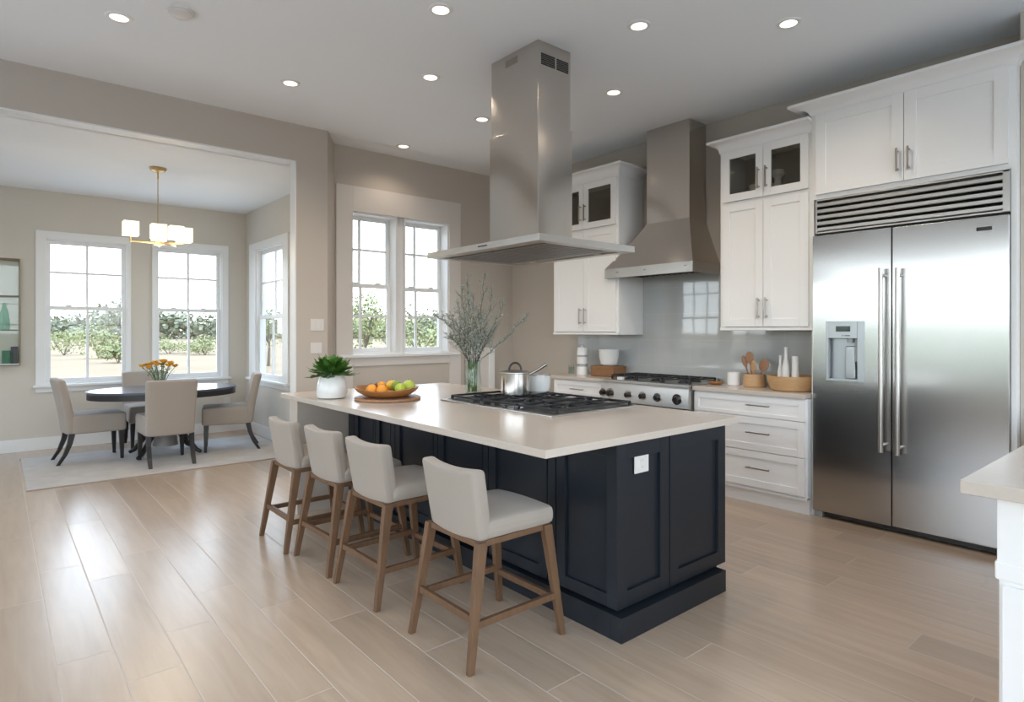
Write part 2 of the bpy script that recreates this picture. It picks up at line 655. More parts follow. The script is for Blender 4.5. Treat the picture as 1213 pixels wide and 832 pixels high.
mb = MB().box(XL - 0.3, XW + 0.3, YR - 0.3, YD + 0.3, -0.12, 0.0)
structure('floor', mb, 'floor', 'pale tan plank floor running through kitchen and dining room', smooth=False)
mb = MB().box(XL - 0.2, XW + 0.2, YR - 0.2, YO + 0.06, CE, CE + 0.15).box(OX, XW + 0.2, YO + 0.05, YK + 0.15, CE, CE + 0.15)
structure('ceiling_kitchen', mb, 'ceiling', 'smooth pale grey kitchen ceiling with recessed lights', smooth=False)
mb = MB().box(XL - 0.2, 2.52, YO + 0.1, 5.99, CD, CD + 0.15).box(XL - 0.2, 2.62, 5.98, 6.13, CD, CD + 0.15).box(XL - 0.2, XD + 0.1, 6.12, YD + 0.2, CD, CD + 0.15)
structure('ceiling_dining', mb, 'ceiling', 'bright lower ceiling over the dining area', smooth=False)

# dining far wall with two windows
W1 = (0.45, 1.29, 0.765, 2.505)
W2 = (1.588, 2.41, 0.765, 2.505)
W3 = (7.56, 8.60, 0.765, 2.505)
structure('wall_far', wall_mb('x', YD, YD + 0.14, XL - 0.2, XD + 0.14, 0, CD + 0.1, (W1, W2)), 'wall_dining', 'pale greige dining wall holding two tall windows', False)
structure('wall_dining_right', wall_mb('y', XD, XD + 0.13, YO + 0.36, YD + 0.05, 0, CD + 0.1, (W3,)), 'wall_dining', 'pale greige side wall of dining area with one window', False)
# header wall over the opening and the column at its right
mb = wall_mb('x', YO, YO + 0.12, XL - 0.1, 2.50, 0, CE + 0.1, ((-1.7, OX, 0.0, OH),))
structure('wall_header', mb, 'wall', 'greige wall with wide cased opening to the dining area', False)
# angled return between the column and the window wall
mb = MB().prism([(2.50, YO), (2.722, YK), (2.722, YK + 0.2), (2.48, YO + 0.119)], 'z', 0, CE + 0.05)
structure('wall_angled', mb, 'wall', 'narrow angled greige wall beside the kitchen window', False)
KH = (2.923, 4.172, 1.143, 2.688)
structure('wall_back', wall_mb('x', YK, YK + 0.24, 2.722, XW + 0.2, 0, CE + 0.1, (KH,)), 'wall', 'greige kitchen wall with wide cased double window', False)
structure('wall_right', wall_mb('y', XW, XW + 0.15, YR, YK + 0.2, 0, CE + 0.1), 'wall', 'greige wall behind the kitchen cabinets', False)
mb = MB().box(4.83, XW + 0.05, 0.45, 0.845, 0, CE + 0.02)
structure('wall_stub', mb, 'wall', 'greige wall end right of the refrigerator', False)
# unseen walls with the windows that light the room
LW = ((-1.8, 0.4, 0.75, 2.65), (0.6, 2.9, 0.75, 2.65), (3.1, 5.4, 0.75, 2.65))
LD = (7.75, 8.85, 0.9, 2.65)
LD2 = (6.2, 7.5, 0.9, 2.65)  # extra unseen window added to brighten the dining area
structure('wall_left', wall_mb('y', XL - 0.15, XL, YR - 0.1, YO + 0.06, 0, CE + 0.1, LW), 'wall', 'greige wall with three large windows opposite the refrigerator', False)
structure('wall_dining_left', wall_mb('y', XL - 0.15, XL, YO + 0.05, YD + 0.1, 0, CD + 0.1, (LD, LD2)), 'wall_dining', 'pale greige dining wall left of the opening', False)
RW = ((-2.2, 1.1, 0.12, 3.15), (1.5, 4.8, 0.12, 3.15))  # rear windows added to fill the room with daylight from behind the camera
structure('wall_rear', wall_mb('x', YR - 0.15, YR, XL - 0.1, XW + 0.1, 0, CE + 0.1, RW), 'wall', 'greige wall with two large windows added for daylight, facing the dining opening', False)


def window(idx, label, axis, plane, out, hole, casing, recess, rail, cols, uprows, lowrows, depth, mtr='trim', sill=True, mtw=0.026, head_l=None):
    """double-hung window in a wall. axis: direction along the wall; plane: room face; out: +1/-1 outward; hole=(a0,a1,z0,z1)"""
    a0, a1, z0, z1 = hole

    def bx(m, p0, p1, q0, q1, r0, r1, bev=0.0):   # p along, q outward depth, r up
        d0, d1 = plane + out * q0, plane + out * q1
        if axis == 'x':
            m.box(p0, p1, d0, d1, r0, r1, bev)
        else:
            m.box(d0, d1, p0, p1, r0, r1, bev)
    base = ((a0 + a1) / 2, plane, z0) if axis == 'x' else (plane, (a0 + a1) / 2, z0)
    t = thing('window_%d' % idx, label, 'window', base, kind='structure')
    cl, cr, ct, cb = casing
    if cl:
        m = MB()
        bx(m, a0 - cl, a0 + 0.004, -0.022, 0.0, z0 - 0.02, z1 + ct, 0.003)
        bx(m, a1 - 0.004, a1 + cr, -0.022, 0.0, z0 - 0.02, z1 + ct, 0.003)
        bx(m, a0, a1, -0.022, 0.0, z1 - 0.004, z1 + ct, 0.003)
        part('casing', m, mtr, t)
    # jamb liner
    m = MB()
    j = 0.018
    bx(m, a0, a0 + j, 0.0, depth, z0, z1)
    bx(m, a1 - j, a1, 0.0, depth, z0, z1)
    bx(m, a0 + j, a1 - j, 0.0, depth, z1 - j, z1)
    bx(m, a0 + j, a1 - j, 0.0, depth, z0, z0 + j)
    part('jamb', m, 'trim', t)
    if sill:
        m = MB()
        bx(m, a0 - cl - 0.03, a1 + cr + 0.03, -0.065, 0.0, z0 - 0.03, z0, 0.006)
        bx(m, a0 - cl, a1 + cr, -0.02, 0.0, z0 - cb, z0 - 0.03, 0.003)
        part('sill', m, mtr, t)
    st, rl = 0.042, 0.05
    for nm, lo, hi, dq, rows in (('upper_sash', rail - 0.005, z1 - j, recess + 0.03, uprows), ('lower_sash', z0 + j, rail + 0.04, recess, lowrows)):
        m = MB()
        l0, l1 = a0 + j, a1 - j
        bx(m, l0, l0 + st, dq, dq + 0.03, lo, hi, 0.002)
        bx(m, l1 - st, l1, dq, dq + 0.03, lo, hi, 0.002)
        bx(m, l0 + st, l1 - st, dq, dq + 0.03, lo, lo + (rl if nm == 'lower_sash' else 0.04), 0.002)
        bx(m, l0 + st, l1 - st, dq, dq + 0.03, hi - 0.045, hi, 0.002)
        for c in cols:
            bx(m, c - mtw / 2, c + mtw / 2, dq + 0.003, dq + 0.027, lo + 0.03, hi - 0.03)
        for rr in rows:
            bx(m, l0 + 0.03, l1 - 0.03, dq + 0.004, dq + 0.026, rr - mtw / 2, rr + mtw / 2)
        s = part(nm, m, 'trim', t)
        m = MB()
        bx(m, l0 + st - 0.005, l1 - st + 0.005, dq + 0.013, dq + 0.017, lo + 0.03, hi - 0.03)
        part('pane', m, 'glass', s, smooth=False)
    m = MB()
    mid = (a0 + a1) / 2
    for q in (mid - (a1 - a0) * 0.22, mid + (a1 - a0) * 0.22):
        bx(m, q - 0.03, q + 0.03, recess - 0.004, recess + 0.028, rail + 0.04, rail + 0.055, 0.003)
    part('sash_lock', m, 'trim', t)
    # daylight portal
    w, h = a1 - a0, z1 - z0
    if axis == 'x':
        portal(mid, plane + out * (depth + 0.01), (z0 + z1) / 2, w, h, (R(-90) if out > 0 else R(90), 0, 0))
    else:
        portal(plane + out * (depth + 0.01), mid, (z0 + z1) / 2, h, w, (0, R(90) if out > 0 else R(-90), 0))
    return t


window(1, 'tall white dining window beside the glass wall shelf', 'x', YD, 1, W1, (0.085, 0.035, 0.08, 0.09), 0.03, 1.66, (0.872,), (2.105,), (), 0.13)
window(2, 'tall white dining window nearer the room corner, behind the flowers', 'x', YD, 1, W2, (0.03, 0.08, 0.08, 0.09), 0.03, 1.66, (1.999,), (2.105,), (), 0.13)
window(3, 'white window in the side wall of the dining area', 'y', XD, 1, W3, (0.19, 0.24, 0.09, 0.09), 0.03, 1.57, (8.05,), (2.05,), (), 0.12, mtw=0.03)
# kitchen double window: two units sharing one wide casing
t = window(4, 'left half of the cased kitchen double window', 'x', YK, 1, (2.86, 3.47, 1.143, 2.688), (0, 0, 0, 0), 0.12, 1.885, (3.085,), (2.30,), (1.565,), 0.23, sill=False)
window(5, 'right half of the cased kitchen double window, nearer the cabinets', 'x', YK, 1, (3.56, 4.172, 1.143, 2.688), (0, 0, 0, 0), 0.12, 1.87, (3.79,), (2.30,), (1.565,), 0.23, sill=False)
m_ = MB().box(3.455, 3.575, YK + 0.04, YK + 0.235, 1.14, 2.69, 0.004)
structure('trim_1', m_, 'trim', 'white mullion post between the two kitchen window halves')
m_ = MB()
m_.box(2.735, 2.925, YK - 0.022, YK, 0.14, 2.955, 0.003).box(4.17, 4.335, YK - 0.022, YK, 0.14, 2.955, 0.003)
m_.box(2.925, 4.17, YK - 0.022, YK, 2.686, 2.955, 0.003)
m_.box(2.925, 4.17, YK - 0.020, YK, 1.02, 1.115, 0.003)
structure('trim_2', m_, 'trim_warm', 'wide warm white casing around the kitchen double window')
m_ = MB().box(2.75, 4.30, YK - 0.06, YK + 0.12, 1.113, 1.145, 0.006)
structure('trim_3', m_, 'trim', 'white sill shelf under the kitchen double window')
for i, h in enumerate(LW):
    window(6 + i, 'large window facing the refrigerator, ' + ('nearest the rear wall', 'middle of three', 'nearest the dining opening')[i], 'y', XL, -1, h, (0.09, 0.09, 0.09, 0.09), 0.03, 1.55, ((h[0] + h[1]) / 2,), (2.1,), (), 0.14)
window(9, 'window in the unseen left wall of the dining area', 'y', XL, -1, LD, (0.09, 0.09, 0.09, 0.09), 0.03, 1.70, (8.12, 8.48), (2.3,), (), 0.14)
window(12, 'unseen second window added to brighten the dining area, in its left wall', 'y', XL, -1, LD2, (0.09, 0.09, 0.09, 0.09), 0.03, 1.70, (6.64, 7.06), (2.3,), (), 0.14)
for i, h in enumerate(RW):
    window(10 + i, 'unseen rear window added for daylight, ' + ('nearer the left wall', 'nearer the peninsula')[i], 'x', YR, -1, h, (0.09, 0.09, 0.09, 0.09), 0.03, 1.55, ((h[0] + h[1]) / 2,), (2.1,), (), 0.14)

# baseboards
structure('baseboard_far', MB().box(XL, XD, YD - 0.018, YD, 0, 0.145, 0.004), 'trim', 'white baseboard along the dining far wall')
structure('baseboard_dining_right', MB().box(XD - 0.018, XD, YO + 0.36, YD - 0.018, 0, 0.145, 0.004), 'trim', 'white baseboard along the dining side wall')
structure('baseboard_header', MB().box(OX + 0.0, 2.50, YO - 0.016, YO, 0, 0.14, 0.004), 'trim', 'white baseboard on the column beside the island')
structure('baseboard_back', MB().box(2.8, XW, YK - 0.016, YK, 0, 0.14, 0.004), 'trim', 'white baseboard under the kitchen double window')
# white lining inside the opening
m_ = MB().box(OX - 0.012, OX, YO - 0.002, YO + 0.125, 0, OH).box(-1.7, OX, YO - 0.002, YO + 0.125, OH - 0.012, OH)
structure('trim_4', m_, 'trim', 'white lining of the opening between kitchen and dining area', False)
# low half wall with white end post beyond the island
structure('wall_half', MB().box(4.40, 4.66, YK - 0.16, YK - 0.024, 0, 1.18, 0.004), 'trim_warm', 'low warm white half wall behind the branch vase')
structure('trim_5', MB().box(4.66, 4.74, YK - 0.18, YK - 0.01, 0, 1.19, 0.006), 'trim', 'white end post of the low half wall')

# ------------------------------------------------------------------ outdoors
mb = MB()
bm_ = mb.bm
bmesh.ops.create_grid(bm_, x_segments=40, y_segments=40, size=420)
for v in bm_.verts:
    v.co.z = -0.32 + (noise.noise(v.co * 0.01) * 0.5 if v.co.length > 60 else 0)
o = part('ground', mb, 'field')
tag(o, 'pale dry field stretching away beyond the windows', 'ground', kind='structure')


m_ = MB().box(XL - 6, XL - .16, YR - 6, YD + 5, -.31, -.12).box(XL - .2, XD + 3.5, YD + .16, YD + 5, -.31, -.12).box(XL - .2, XW + 6, YR - 6, YR - .16, -.31, -.12)  # unseen pale ground added to bounce daylight up into the rooms
m_.box(XD + .15, XW + 3, YK + .26, YD + .2, -.31, -.12)
M['bounce_paving'] = mat('pale_bounce_paving', (0.52, 0.51, 0.49), 0.8, var=(3, .08))
o = part('bounce_terrace', m_, 'bounce_paving', smooth=False)
tag(o, 'unseen pale slab added around the house to bounce daylight indoors', 'ground', kind='structure')


def leaf_cloud(mb, c, rx, rz, n, size, rng):
    lumps = [(Vector((rng.uniform(-.55, .55) * rx, rng.uniform(-.55, .55) * rx, rng.uniform(-.55, .5) * rz)), rng.uniform(.4, .65)) for _ in range(9)]
    for _ in range(n):
        lc, lr = rng.choice(lumps)
        d = Vector((rng.gauss(0, 1), rng.gauss(0, 1), rng.gauss(0, 1))).normalized()
        p = Vector(c) + lc + Vector((d.x * rx, d.y * rx, d.z * rz)) * lr * rng.uniform(.75, 1.05)
        q = Vector((rng.uniform(-1, 1), rng.uniform(-1, 1), rng.uniform(-.6, .6)))
        mb.leafquad(p, q, (d.x + .2, d.y, d.z + .3), size * rng.uniform(.7, 1.4), size * rng.uniform(.6, 1.0))


def ground_at(u, fw):
    """point on the ground seen in direction tan u at distance fw from the camera"""
    t = (u - 606.5) / FPX
    s, c = math.sin(R(YAW)), math.cos(R(YAW))
    return ((s + c * t) * fw, (c - s * t) * fw)


def tree(x, y, h, w, mt, label, group, leaves, size, trunk=0.3, seed=0, name='tree'):
    rng = random.Random(seed)
    t = thing(name, label, 'tree' if name == 'tree' else 'bush', (x, y, -0.32), group)
    m = MB()
    th = h * trunk
    if name == 'tree':
        m.tube([(x, y, -0.4), (x + .03 * h * rng.uniform(-1, 1), y, th * .6), (x, y, h * .75)], h * .028, 7, h * .01)
        for k in range(4):
            a = rng.uniform(0, 6.28)
            m.tube([(x, y, th), (x + math.cos(a) * w * .2, y + math.sin(a) * w * .2, h * .55), (x + math.cos(a) * w * .33, y + math.sin(a) * w * .33, h * .72)], h * .012, 5, h * .004)
    else:
        for k in range(5):
            a = k * 1.26
            m.tube([(x, y, -0.36), (x + math.cos(a) * w * .25, y + math.sin(a) * w * .25, h * .6)], h * .02, 5, h * .006)
    part('trunk' if name == 'tree' else 'stems', m, 'bark', t)
    m = MB()
    zc = (th + h) / 2 if name == 'tree' else h * .48
    leaf_cloud(m, (x, y, zc), w / 2 * 1.25, (h - zc) * 1.25, leaves, size, rng)
    part('crown', m, mt, t, smooth=False)
    return t


m = MB()
rng = random.Random(99)
for u in range(-330, 760, 9):
    fw = 118 + rng.uniform(-8, 25)
    x, y = ground_at(u + rng.uniform(-5, 5), fw)
    h = rng.uniform(3.6, 6.4)
    leaf_cloud(m, (x, y, h * .42), rng.uniform(3.0, 4.6), h * .62, 190, .85, rng)
o = part('hedgerow', m, 'tree_a', smooth=False)
tag(o, 'sage green line of trees, haze put into its colour, along the far edge of the field', 'trees', kind='stuff')
x, y = ground_at(142, 62)
tree(x, y, 5.6, 4.2, 'tree_a', 'taller loose tree showing in the right pane of the window by the shelf', None, 700, .35, .3, 11)
for u, fw, h, w, lb in ((76, 44, 1.5, 3.6, 'low wide green bush in the left pane of the window by the shelf'),
                        (118, 38, 1.75, 2.3, 'rounded green bush in the right pane of the window by the shelf'),
                        (140, 33, .8, 1.5, 'small olive bush low in the window by the shelf'),
                        (200, 46, 1.0, 4.0, 'low spreading bush seen behind the orange flowers'),
                        (243, 44, 1.2, 2.4, 'small green bush low in the window nearer the corner')):
    x, y = ground_at(u, fw)
    tree(x, y, h, w, 'tree_b', lb, None, 900, .14, .2, u, 'bush')
for u, fw, h, w, lb in ((431, 19, 2.7, 1.3, 'slim pale tree at the left edge of the kitchen window'),
                        (462, 26, 2.2, 2.2, 'loose light tree in the middle of the left kitchen window half'),
                        (497, 22, 2.0, 2.2, 'fresh green tree beside the kitchen window mullion'),
                        (530, 18, 1.9, 1.8, 'fresh green tree behind the branches in the kitchen window'),
                        (318, 30, 3.0, 3.0, 'pale tree outside the dining side window')):
    x, y = ground_at(u, fw)
    tree(x, y, h, w, 'tree_b', lb, None, 700, .11, .28, u)
for u, fw, h, w, lb in ((440, 14, .85, 1.0, 'pale leafy bush low in the left kitchen window half'),
                        (478, 16.5, .8, 1.0, 'pale leafy bush below the kitchen window mullion'),
                        (514, 14, .9, 1.1, 'pale leafy bush low in the right kitchen window half')):
    x, y = ground_at(u, fw)
    tree(x, y, h, w, 'tree_b', lb, None, 500, .08, .2, u, 'bush')
# hedge outside the large unseen windows
for i in range(6):
    tree(-13.5 - (i % 2) * 1.2, -3.2 + i * 2.8, 1.75 + (i % 3) * .15, 2.0, 'hedge', 'green garden tree outside the large left windows', 'garden trees outside the left windows', 2600, .22, .12, 900 + i)

# ------------------------------------------------------------------ cabinet helpers (fronts face -X)
def shaker_x(mb, xf, y0, y1, z0, z1, t=0.02, rail=0.065, rec=0.009, bottom=None):
    """shaker front in the plane x=xf facing -X"""
    rb = bottom or rail
    mb.box(xf, xf + t, y0, y0 + rail, z0, z1, 0.0015).box(xf, xf + t, y1 - rail, y1, z0, z1, 0.0015)
    mb.box(xf, xf + t, y0 + rail, y1 - rail, z0, z0 + rb, 0.0015).box(xf, xf + t, y0 + rail, y1 - rail, z1 - rail, z1, 0.0015)
    mb.box(xf + rec, xf + t, y0 + rail - .002, y1 - rail + .002, z0 + rb - .002, z1 - rail + .002)
    return mb


def shaker_y(mb, yf, x0, x1, z0, z1, t=0.02, rail=0.065, rec=0.010):
    """shaker front in the plane y=yf facing -Y"""
    mb.box(x0, x0 + rail, yf, yf + t, z0, z1, 0.0015).box(x1 - rail, x1, yf, yf + t, z0, z1, 0.0015)
    mb.box(x0 + rail, x1 - rail, yf, yf + t, z0, z0 + rail, 0.0015).box(x0 + rail, x1 - rail, yf, yf + t, z1 - rail, z1, 0.0015)
    mb.box(x0 + rail - .002, x1 - rail + .002, yf + rec, yf + t, z0 + rail - .002, z1 - rail + .002)
    return mb


def pull_v(xf, y, z0, z1):
    m = MB()
    x = xf - 0.034
    m.box(x - .006, x + .006, y - .006, y + .006, z0, z1, .003)
    for z in (z0 + .018, z1 - .018):
        m.box(x, xf + .001, y - .005, y + .005, z - .005, z + .005, .002)
    return m


def pull_h(xf, z, y0, y1):
    m = MB()
    x = xf - 0.032
    m.box(x - .005, x + .005, y0, y1, z - .005, z + .005, .0025)
    for y in (y0 + .018, y1 - .018):
        m.box(x, xf + .001, y - .004, y + .004, z - .004, z + .004, .0015)
    return m


def crown_profile(x_in, z0, proj, h):
    """(x,z) cove profile, room side towards -X"""
    pts = [(x_in + .02, z0), (x_in, z0), (x_in - .008, z0 + .012)]
    for k in range(7):
        a = k / 6 * math.pi / 2
        pts.append((x_in - .008 - (proj - .016) * (1 - math.cos(a)), z0 + .014 + (h - .036) * math.sin(a)))
    pts += [(x_in - proj, z0 + h - .02), (x_in - proj, z0 + h), (x_in + .02, z0 + h)]
    return pts


def crown(mb, xf, xback, y0, y1, z0, proj, h, left=True, right=True, xright=None):
    """mitred crown moulding around a cabinet whose front is x=xf; left end is the larger y"""
    prof = crown_profile(0, z0, proj, h)
    b = bmesh.new()
    rows = []
    path = []
    if left:
        path.append(('L', xback))
    path.append(('c1', None))
    path.append(('c0', None))
    if right:
        path.append(('R', xright or xback))
    for tagp, val in path:
        ring = []
        for d, z in prof:           # d<0 is outwards
            if tagp == 'L':
                ring.append(b.verts.new((val, y1 - d, z)))
            elif tagp == 'c1':
                ring.append(b.verts.new((xf + d, (y1 - d) if left else y1, z)))
            elif tagp == 'c0':
                ring.append(b.verts.new((xf + d, (y0 + d) if right else y0, z)))
            else:
                ring.append(b.verts.new((val, y0 + d, z)))
        rows.append(ring)
    n = len(prof)
    for a, q in zip(rows, rows[1:]):
        for k in range(n):
            b.faces.new((a[k], q[k], q[(k + 1) % n], a[(k + 1) % n]))
    b.faces.new(rows[0])
    b.faces.new(rows[-1][::-1])
    bmesh.ops.recalc_face_normals(b, faces=b.faces[:])
    mb._add(b)
    return mb


def upper_cabinet(label, y0, y1, xf, xb, zb, zm, zt, crown_left, crown_right, zmh, pulls):
    """tall wall cabinet: glass pair above, shaker pair below. front carcass plane xf, doors stand proud"""
    t = thing('wall_cabinet', label, 'cabinet', ((xf + xb) / 2, (y0 + y1) / 2, zb))
    m = MB()
    w = 0.02
    m.box(xf, xb, y0, y0 + w, zb, zt).box(xf, xb, y1 - w, y1, zb, zt)
    m.box(xf, xb, y0 + w, y1 - w, zb, zb + w).box(xf, xb, y0 + w, y1 - w, zt - w, zt)
    m.box(xf, xb, y0 + w, y1 - w, zm - w / 2, zm + w / 2)
    m.box(xb - .012, xb, y0 + w, y1 - w, zb + w, zt - w)
    # face frame
    m.box(xf - .001, xf + .02, y0 + w, y0 + .045, zb + w, zt - w).box(xf - .001, xf + .02, y1 - .045, y1 - w, zb + w, zt - w)
    part('carcass', m, 'cab', t, smooth=False)
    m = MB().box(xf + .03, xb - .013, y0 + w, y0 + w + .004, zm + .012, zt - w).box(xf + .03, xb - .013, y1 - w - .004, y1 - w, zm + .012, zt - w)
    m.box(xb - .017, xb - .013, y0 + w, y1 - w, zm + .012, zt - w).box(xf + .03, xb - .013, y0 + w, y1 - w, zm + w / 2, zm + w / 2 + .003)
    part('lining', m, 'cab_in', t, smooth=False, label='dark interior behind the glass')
    ym = (y0 + y1) / 2
    g = 0.002
    xd = xf - .021
    for a, b_, side in ((y0 + .03, ym - g, 1), (ym + g, y1 - .03, -1)):
        d = part('door', shaker_x(MB(), xd, a, b_, zb + .03, zm - .012), 'cab', t)
        yh = (b_ - .032) if side == 1 else (a + .032)
        part('handle', pull_v(xd, yh, pulls[0], pulls[1]), 'nickel', d, label='slim metal pull')
        r = .062
        z0_, z1_ = zm + .012, zt - .035
        m = MB()
        m.box(xd, xd + .02, a, a + r, z0_, z1_, .0015).box(xd, xd + .02, b_ - r, b_, z0_, z1_, .0015)
        m.box(xd, xd + .02, a + r, b_ - r, z0_, z0_ + r, .0015).box(xd, xd + .02, a + r, b_ - r, z1_ - r, z1_, .0015)
        d = part('glass_door', m, 'cab', t)
        part('pane', MB().box(xd + .009, xd + .013, a + r - .004, b_ - r + .004, z0_ + r - .004, z1_ - r + .004), 'glass_dark', d, smooth=False)
        part('handle', pull_v(xd, yh, pulls[2], pulls[3]), 'nickel', d, label='slim metal pull')
    m = MB()
    crown(m, xf - .005, xb, y0, y1, zt - .035, .085, .105 if crown_right is False else .125, crown_left, crown_right)
    m.box(xf, xb, y0 + .005, y1 - .005, zt - .001, zt + .02)
    part('crown_moulding', m, 'cab', t)
    m = MB().box(xf - .012, xf + .008, y0, y1, zb - .0, zb + .027, .003)
    part('light_rail', m, 'cab', t)
    return t


UX = 4.782
upper_cabinet('white wall cabinet beside the refrigerator, bowls behind its glass doors', 2.072, 2.855, UX, XW - .002, 1.405, 2.485, 2.955, True, False, 0, (1.50, 1.67, 2.56, 2.735))
upper_cabinet('white wall cabinet left of the range hood, partly behind the island hood', 3.98, 4.914, UX, XW - .002, 1.362, 2.468, 2.99, True, True, 0, (1.47, 1.64, 2.56, 2.735))

# things seen behind the cabinet glass
zc = 2.4985
m = MB().lathe((5.0, 2.60, zc), [(.05, 0), (.085, .03), (.10, .075), (.095, .075), (.08, .035), (0.0, .012)], 28)
solo('serving_bowl', m, 'ceramic', 'grey white bowl behind the left glass door beside the refrigerator, lowest in its stack', 'bowl', (5.0, 2.60, zc))
m = MB().lathe((5.0, 2.60, zc + .06), [(.05, 0), (.09, .03), (.105, .085), (.10, .085), (.085, .035), (0.0, .012)], 28)
solo('serving_bowl', m, 'ceramic', 'white bowl stacked on another behind the left glass door', 'bowl', (5.0, 2.60, zc + .06))
m = MB().lathe((5.05, 2.48, zc), [(.05, 0), (.055, .10), (.03, .16), (.03, .19), (.055, .22), (.05, .26), (0.0, .27)], 24)
solo('lidded_jar', m, 'ceramic', 'pale jar at the inner edge of the left glass door', 'jar', (5.05, 2.48, zc))
m = MB().box(4.98, 5.12, 2.12, 2.27, zc, zc + .17, .008)
solo('wooden_box', m, 'oak_light', 'honey wooden box behind the glass door nearest the refrigerator', 'box', (5.05, 2.19, zc))
m = MB().lathe((4.95, 2.35, zc), [(.022, 0), (.03, .02), (.03, .05), (.02, .06), (0, .062)], 20)
solo('spice_jar', m, 'glass_clear', 'small glass jar beside the honey wooden box', 'jar', (4.95, 2.35, zc))
zc = 2.4815
m = MB().box(4.93, 5.08, 4.12, 4.24, zc, zc + .10, .008)
solo('wooden_box', m, 'oak_light', 'small wooden box behind the glass left of the range hood', 'box', (5.0, 4.18, zc))
m = MB().lathe((5.0, 4.33, zc), [(.035, 0), (.045, .03), (.045, .10), (.03, .12), (0, .122)], 20)
solo('storage_jar', m, 'basket', 'brown jar behind the glass left of the range hood', 'jar', (5.0, 4.33, zc))

# ------------------------------------------------------------------ refrigerator and its cabinet
FX = 4.75
t = thing('refrigerator_cabinet', 'white cabinet built around the top of the refrigerator', 'cabinet', (4.97, 1.46, 0))
m = MB()
m.box(FX + .002, XW - .002, 2.055, 2.071, 0, 3.05).box(FX + .002, XW - .002, .847, .868, 0, 3.05)
m.box(FX + .002, XW - .002, .868, 2.055, 2.395, 3.05)
m.box(FX + .002, FX + .02, .868, .876, 0, 2.40).box(FX + .002, FX + .02, 2.053, 2.056, 0, 2.4)
part('carcass', m, 'cab', t, smooth=False)
xd = FX - .02
for a, b_, hy in ((.885, 1.447, 1.415), (1.451, 2.035, 1.483)):
    d = part('door', shaker_x(MB(), xd, a, b_, 2.428, 3.03, rail=.072), 'cab', t)
    part('handle', pull_v(xd, hy, 2.49, 2.65), 'nickel', d, label='slim metal pull')
m = crown(MB(), FX - .005, XW - .002, .847, 2.073, 3.03, .125, .085, True, True, 4.828)
m.box(FX, XW - .002, .85, 2.07, 3.049, 3.07)
part('crown_moulding', m, 'cab', t)

t = thing('refrigerator', 'large stainless steel refrigerator with louvred grille and water dispenser', 'refrigerator', (4.95, 1.46, 0))
Y0, YM, Y1 = .878, 1.5205, 2.052
m = MB().box(FX + .045, XW - .004, Y0 + .003, Y1 - .003, .10, 2.385)
part('case', m, 'dark_steel', t, smooth=False, label='dark grey case')


def fridge_door(y0, y1, hole=None):
    z0, z1 = .05, 2.115
    m = MB()
    if not hole:
        return m.box(FX - .025, FX + .04, y0, y1, z0, z1, .006)
    a, b_, c, d = hole
    x0, x1 = FX - .025, FX + .04
    m.box(x0, x1, y0, a, z0, z1).box(x0, x1, b_, y1, z0, z1)
    m.box(x0, x1, a, b_, z0, c).box(x0, x1, a, b_, d, z1)
    return m


HO = (1.690, 1.956, 1.03, 1.47)
d1 = part('freezer_door', fridge_door(YM + .003, Y1, HO), 'steel_fridge', t, smooth=False)
d2 = part('refrigerator_door', fridge_door(Y0, YM - .003), 'steel_fridge', t)


def fridge_handle(y, z0, z1):
    m = MB()
    x = FX - .085
    pts = [(FX - .024, y, z0 + .02), (x, y, z0 + .02), (x, y, z0)]
    m.tube([(x, y, z0), (x, y, (z0 + z1) / 2), (x, y, z1)], .0155, 14)
    for z in (z0 + .05, z1 - .05):
        m.tube([(FX - .024, y, z), (x, y, z)], .011, 10)
    return m


part('handle', fridge_handle(1.568, .56, 1.835), 'steel', d1, label='long tubular steel handle')
part('handle', fridge_handle(1.466, .555, 1.83), 'steel', d2, label='long tubular steel handle')
# dispenser
xb = FX + .035
m = MB()
ya, yb, za, zb = HO
x0 = FX - .029
m.box(x0, FX + .01, ya, ya + .05, za, zb, .004).box(x0, FX + .01, yb - .018, yb, za, zb, .004)
m.box(x0, FX + .01, ya + .049, yb - .017, 1.345, zb, .004).box(x0, FX + .01, ya + .049, yb - .017, za, za + .018, .003)
m.box(xb - .002, xb + .003, ya, yb, za, zb)
disp = part('water_dispenser', m, 'disp', d1, label='pale silver water dispenser')
m = MB().box(x0 - .001, x0 + .004, 1.785, 1.885, 1.395, 1.435, .001)
part('display', m, 'screen', disp)
m = MB()
for yy, w in ((1.838, .004), (1.822, .003), (1.808, .010), (1.795, .008)):
    m.box(x0 - .001, x0 + .002, yy - w, yy + w, 1.362, 1.368)
part('button', m, 'black', disp)
m = MB().tube([(FX + .0, 1.795, 1.345), (FX + .0, 1.795, 1.315)], .022, 14).box(FX - .005, FX + .02, 1.742, 1.765, 1.19, 1.345, .004)
m.box(FX - .010, FX + .024, 1.738, 1.769, 1.175, 1.192, .004)
part('nozzle', m, 'grey_plastic', disp)
m = MB()
m.soft((FX + .015, 1.80, 1.17), (.012, .035, .12), .01, lambda p: (p[0], p[1] * (1.15 - .9 * (p[2] + .12)), p[2]))
part('paddle', m, 'disp', disp)
